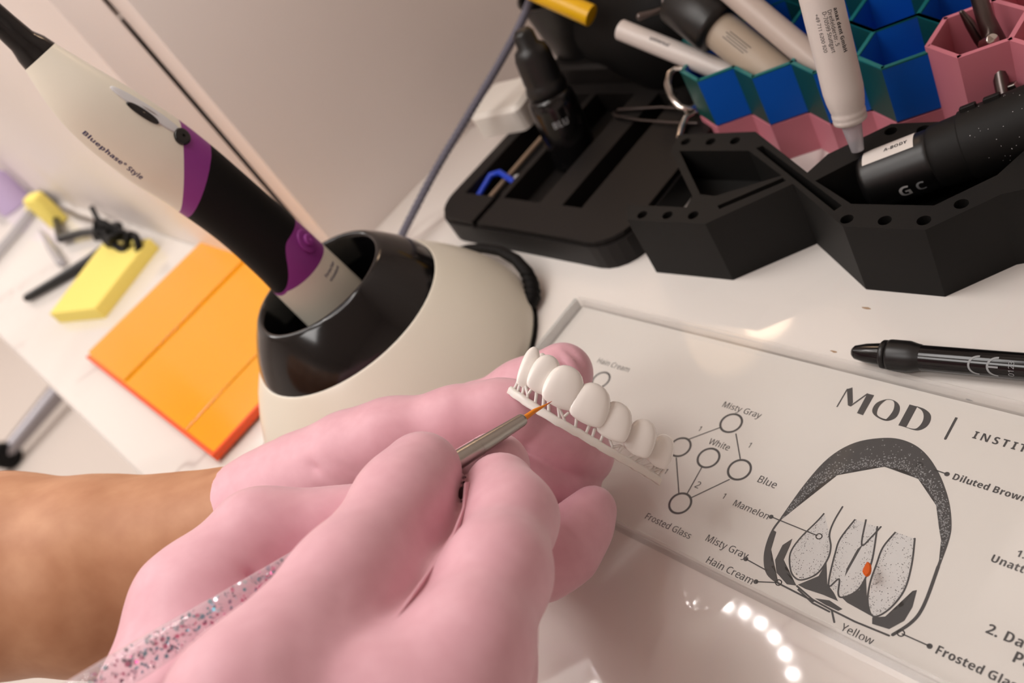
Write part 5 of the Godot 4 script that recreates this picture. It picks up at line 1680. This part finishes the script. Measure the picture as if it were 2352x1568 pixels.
# ---------------------------------------------------------------- marker
func marker() -> void:
	var a := Vector3(-0.12142, 0.004, -0.12777)
	var b := Vector3(-0.08068, 0.004, -0.13465)
	a.y = 0.0042
	b.y = 0.0042
	var d := (b - a).normalized()
	var L := (b - a).length()
	var m := thing("applicator_pen", "black dental applicator pen with white markings behind the chart", "pen", Vector3(a.x, 0, a.z))
	var u := func(px: float) -> float: return L * pow((px - 1957.0) / 395.0, 1.06)
	var mb := Mb.new()
	mb.lathe(a, d, [Vector2(0.0, 0.0), Vector2(0.0012, 0.0002), Vector2(0.0019, 0.0010), Vector2(0.0026, u.call(2000)), Vector2(0.0031, u.call(2044)), Vector2(0.0031, u.call(2048))], 40)
	obj("tip_cap", mb, M.black_gloss, m)
	mb = Mb.new()
	mb.lathe(a, d, [Vector2(0.0029, u.call(2041)), Vector2(0.0036, u.call(2042)), Vector2(0.0039, u.call(2046)), Vector2(0.0039, u.call(2055)), Vector2(0.0034, u.call(2056.5)), Vector2(0.0034, u.call(2059)), Vector2(0.0041, u.call(2060)), Vector2(0.0042, u.call(2066)), Vector2(0.00415, u.call(2110)), Vector2(0.0036, u.call(2128)), Vector2(0.0034, u.call(2138)), Vector2(0.0033, u.call(2140))], 40)
	obj("grip", mb, M.black_satin, m)
	mb = Mb.new()
	mb.lathe(a, d, [Vector2(0.0031, u.call(2137)), Vector2(0.00335, u.call(2139)), Vector2(0.00335, L * 1.9), Vector2(0.0, L * 1.9)], 40)
	obj("barrel", mb, M.black_gloss, m)
	var x := d.cross(Vector3.UP).normalized()
	var y := x.cross(d)
	var eye := Vector3(0, 0.19, 0) - (a + d * L * 0.8)
	var tw := atan2(eye.dot(y), eye.dot(x))
	var on := func(p: float, ang: float, z: float) -> Vector3:
		return a + d * p + (x * cos(tw + ang) + y * sin(tw + ang)) * (0.00335 + z)
	var sg := 1.0 if (on.call(0.0, 0.3, 0.0) - on.call(0.0, -0.3, 0.0)).dot(Vector3(0, 1, -0.4)) > 0.0 else -1.0
	for k in 2:
		mb = Mb.new()
		var c0: float = u.call(2266 if k == 0 else 2304)
		var rings := []
		for i in 25:
			var w := lerpf(0.5 * PI, 1.5 * PI, i / 24.0)
			var ring := PackedVector3Array()
			for r in [0.0021, 0.0026]:
				ring.append(on.call(c0 + 0.0006 + cos(w) * r, sg * (sin(w) * r / 0.00335 - 0.22), 0.00006))
			rings.append(ring)
		mb.grid(rings, false, false, false)
		if k == 1:
			mb.quad(on.call(c0 - 0.0018, sg * -0.15, 0.00006), on.call(c0 + 0.0006, sg * -0.15, 0.00006), on.call(c0 + 0.0006, sg * -0.29, 0.00006), on.call(c0 - 0.0018, sg * -0.29, 0.00006), eye)
		obj("conformity_mark", mb, M.ink_grey, m)
	var num_at := func(p: float, q: float, z: float) -> Vector3:
		return on.call(u.call(2341.0) - q, sg * (-0.80 + p / 0.00335), z + 0.00006)
	obj("lettering", lettering("0123", false, false, 0.0036, num_at), M.ink_grey, m)

# ---------------------------------------------------------------- left end of the desk
func far_bench() -> void:
	var o := thing("light_shield", "flat orange see-through light shield lying on the desk", "shield", Vector3(-0.44, 0, -0.05))
	var x0 := -0.5345
	var x1 := -0.3435
	var mb := Mb.new()
	mb.box(Vector3((x0 + x1) / 2, 0.0035, -0.0525), Vector3(x1 - x0 - 0.003, 0.003, 0.0915), Basis(), 0.001)
	obj("plate", mb, M.orange_acrylic, o)
	mb = Mb.new()
	mb.box(Vector3((x0 + x1) / 2, 0.0034, -0.0062), Vector3(x1 - x0, 0.0034, 0.002), Basis(), 0.0006)
	obj("plate_edge", mb, M.orange_acrylic_edge, o)
	mb = Mb.new()
	mb.box(Vector3(x1 - 0.001, 0.0034, -0.0525), Vector3(0.002, 0.0034, 0.093), Basis(), 0.0006)
	obj("plate_edge", mb, M.orange_acrylic_edge, o)
	mb = Mb.new()
	mb.box(Vector3(x0 + 0.034, 0.0056, -0.0535), Vector3(0.068, 0.0012, 0.091), Basis(), 0.0008)
	obj("folded_flap", mb, M.orange_acrylic, o)
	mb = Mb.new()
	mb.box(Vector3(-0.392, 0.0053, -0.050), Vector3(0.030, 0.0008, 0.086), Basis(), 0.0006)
	obj("reflection_strip", mb, M.orange_acrylic, o)
	var y := thing("note_pad", "thick pale yellow pad lying on the desk", "pad", Vector3(-0.6325, 0, -0.04851))
	mb = Mb.new()
	var poly := []
	for p in [Vector3(-0.66575, 0.009, -0.07267), Vector3(-0.59891, 0.009, -0.08806), Vector3(-0.57381, 0.009, -0.03068), Vector3(-0.63026, 0.009, -0.01239)]:
		poly.append(Vector2(p.x, p.z))
	mb.prism(poly, 0.0, 0.009, 0.0006)
	obj("sheets", mb, M.yellow_paper, y)
	var r := thing("black_rod", "black rounded instrument handle lying beside the yellow pad", "instrument", Vector3(-0.70427, 0, -0.03763))
	mb = Mb.new()
	mb.tube([Vector3(-0.71237, 0.004, -0.01296), Vector3(-0.69296, 0.004, -0.03391), Vector3(-0.67291, 0.004, -0.05762), Vector3(-0.6639, 0.004, -0.07679)], [0.0032, 0.0037, 0.0042, 0.0042], 14)
	obj("handle", mb, M.black_satin, r)
	var g := thing("pliers", "black wire pliers with open handles by the cabinet", "pliers", Vector3(-0.78028, 0, -0.08115))
	mb = Mb.new()
	mb.tube([Vector3(-0.94615, 0.006, -0.09755), Vector3(-0.88403, 0.006, -0.09183), Vector3(-0.82681, 0.006, -0.07843), Vector3(-0.76408, 0.006, -0.0635)], [0.002, 0.0035, 0.003, 0.0035], 10)
	obj("handle", mb, M.black_satin, g)
	mb = Mb.new()
	mb.tube([Vector3(-0.76408, 0.006, -0.0635), Vector3(-0.73691, 0.006, -0.0742), Vector3(-0.70806, 0.006, -0.0811), Vector3(-0.68109, 0.006, -0.08985)], [0.0035, 0.0032, 0.003, 0.004], 10)
	obj("handle", mb, M.black_satin, g)
	mb = Mb.new()
	mb.tube([Vector3(-0.83454, 0.006, -0.08918), Vector3(-0.77878, 0.006, -0.08673), Vector3(-0.71996, 0.006, -0.08778)], [0.0016, 0.0016, 0.0018], 8)
	obj("spring", mb, M.dark_steel, g)
	var cb := thing("black_cable", "coiled black cable heaped against the cabinet door", "cable", Vector3(-0.69908, 0, -0.09108))
	for k in 4:
		mb = Mb.new()
		var c := [Vector3(-0.67614, 0.012, -0.08342), Vector3(-0.64514, 0.014, -0.08259), Vector3(-0.63365, 0.012, -0.08392), Vector3(-0.62512, 0.01, -0.08314)][k] as Vector3
		var path := []
		var rad := []
		for i in 21:
			var w := TAU * i / 20.0
			path.append(c + Vector3(cos(w) * (0.016 + 0.004 * k), sin(w * 2.0 + k) * 0.004, sin(w) * 0.006 + 0.004))
			rad.append(0.0024)
		mb.tube(path, rad, 8)
		obj("coil", mb, M.black_rubber, cb)
	mb = Mb.new()
	mb.tube([Vector3(-0.74329, 0.012, -0.0946), Vector3(-0.72982, 0.008, -0.09), Vector3(-0.71231, 0.006, -0.08749)], [0.0022, 0.0022, 0.0022], 8)
	obj("cable_end", mb, M.black_rubber, cb)
	var yc := thing("yellow_clip", "small yellow clip on the black pliers", "clip", Vector3(-0.83, 0, -0.078))
	mb = Mb.new()
	mb.box(Vector3(-0.83, 0.016, -0.078), Vector3(0.022, 0.030, 0.012), Basis(Vector3.UP, 0.3), 0.004)
	obj("clip", mb, M.yellow_paper, yc)
	yc = thing("yellow_clip", "narrow yellow cap on the pale tube beside the pliers", "cap", Vector3(-0.93693, 0, -0.08111))
	mb = Mb.new()
	mb.tube([Vector3(-0.91258, 0.005, -0.08943), Vector3(-0.91925, 0.005, -0.0769)], [0.005, 0.0045], 12)
	obj("cap", mb, M.yellow_paper, yc)
	var pt := thing("pale_tube", "long translucent tube with a yellow cap on the desk", "tube", Vector3(-0.91498, 0, -0.05506))
	mb = Mb.new()
	mb.tube([Vector3(-0.91273, 0.005, -0.07602), Vector3(-0.88952, 0.005, -0.04828), Vector3(-0.86784, 0.005, -0.00904)], [0.0042, 0.0042, 0.0042], 12)
	obj("tube_wall", mb, M.clear_tip, pt)
	var pp := thing("pointed_tip", "grey pointed applicator tip lying beside the black rod", "tip", Vector3(-0.78521, 0, -0.05516))
	mb = Mb.new()
	mb.tube([Vector3(-0.84096, 0.004, -0.06351), Vector3(-0.76671, 0.004, -0.05337), Vector3(-0.71985, 0.004, -0.04687)], [0.0012, 0.0036, 0.0034], 10)
	obj("tip", mb, M.clear_tip, pp)
	var lb := thing("lilac_bottle", "small lilac bottle at the far end of the desk", "bottle", Vector3(-1.0, 0, -0.078))
	mb = Mb.new()
	mb.lathe(Vector3(-1.0, 0, -0.078), Vector3(0, 1, 0), [Vector2(0.0, 0.0), Vector2(0.016, 0.0), Vector2(0.017, 0.002), Vector2(0.017, 0.03), Vector2(0.012, 0.038), Vector2(0.007, 0.042), Vector2(0.007, 0.05), Vector2(0.0, 0.05)], 28)
	obj("bottle_body", mb, M.lilac_plastic, lb)
	var bk := thing("black_jar", "small black jar at the far end of the desk", "jar", Vector3(-1.13, 0, -0.078))
	mb = Mb.new()
	mb.lathe(Vector3(-1.13, 0, -0.078), Vector3(0, 1, 0), [Vector2(0.0, 0.0), Vector2(0.016, 0.0), Vector2(0.018, 0.002), Vector2(0.018, 0.03), Vector2(0.0, 0.032)], 28)
	obj("jar_body", mb, M.black_gloss, bk)

func chair() -> void:
	var fl := -0.74
	var c := thing("chair_base", "wheeled chair base with grey legs on the floor", "chair", Vector3(-2.61344, -0.74, 0.53869))
	var hub := Vector3(-2.51822, -0.68, -0.05499)
	var mb := Mb.new()
	var foot := Vector3(-2.47315, -0.7, 0.27893)
	mb.tube([hub, foot], [0.03, 0.02], 12)
	obj("leg", mb, M.aluminium, c)
	mb = Mb.new()
	mb.lathe(Vector3(foot.x, fl + 0.001, foot.z) + Vector3(0.02, 0.035, 0), Vector3(-1, 0, 0.3), [Vector2(0.0, 0.0), Vector2(0.03, 0.0), Vector2(0.035, 0.005), Vector2(0.035, 0.045), Vector2(0.03, 0.05), Vector2(0.0, 0.05)], 24)
	obj("caster", mb, M.black_rubber, c)
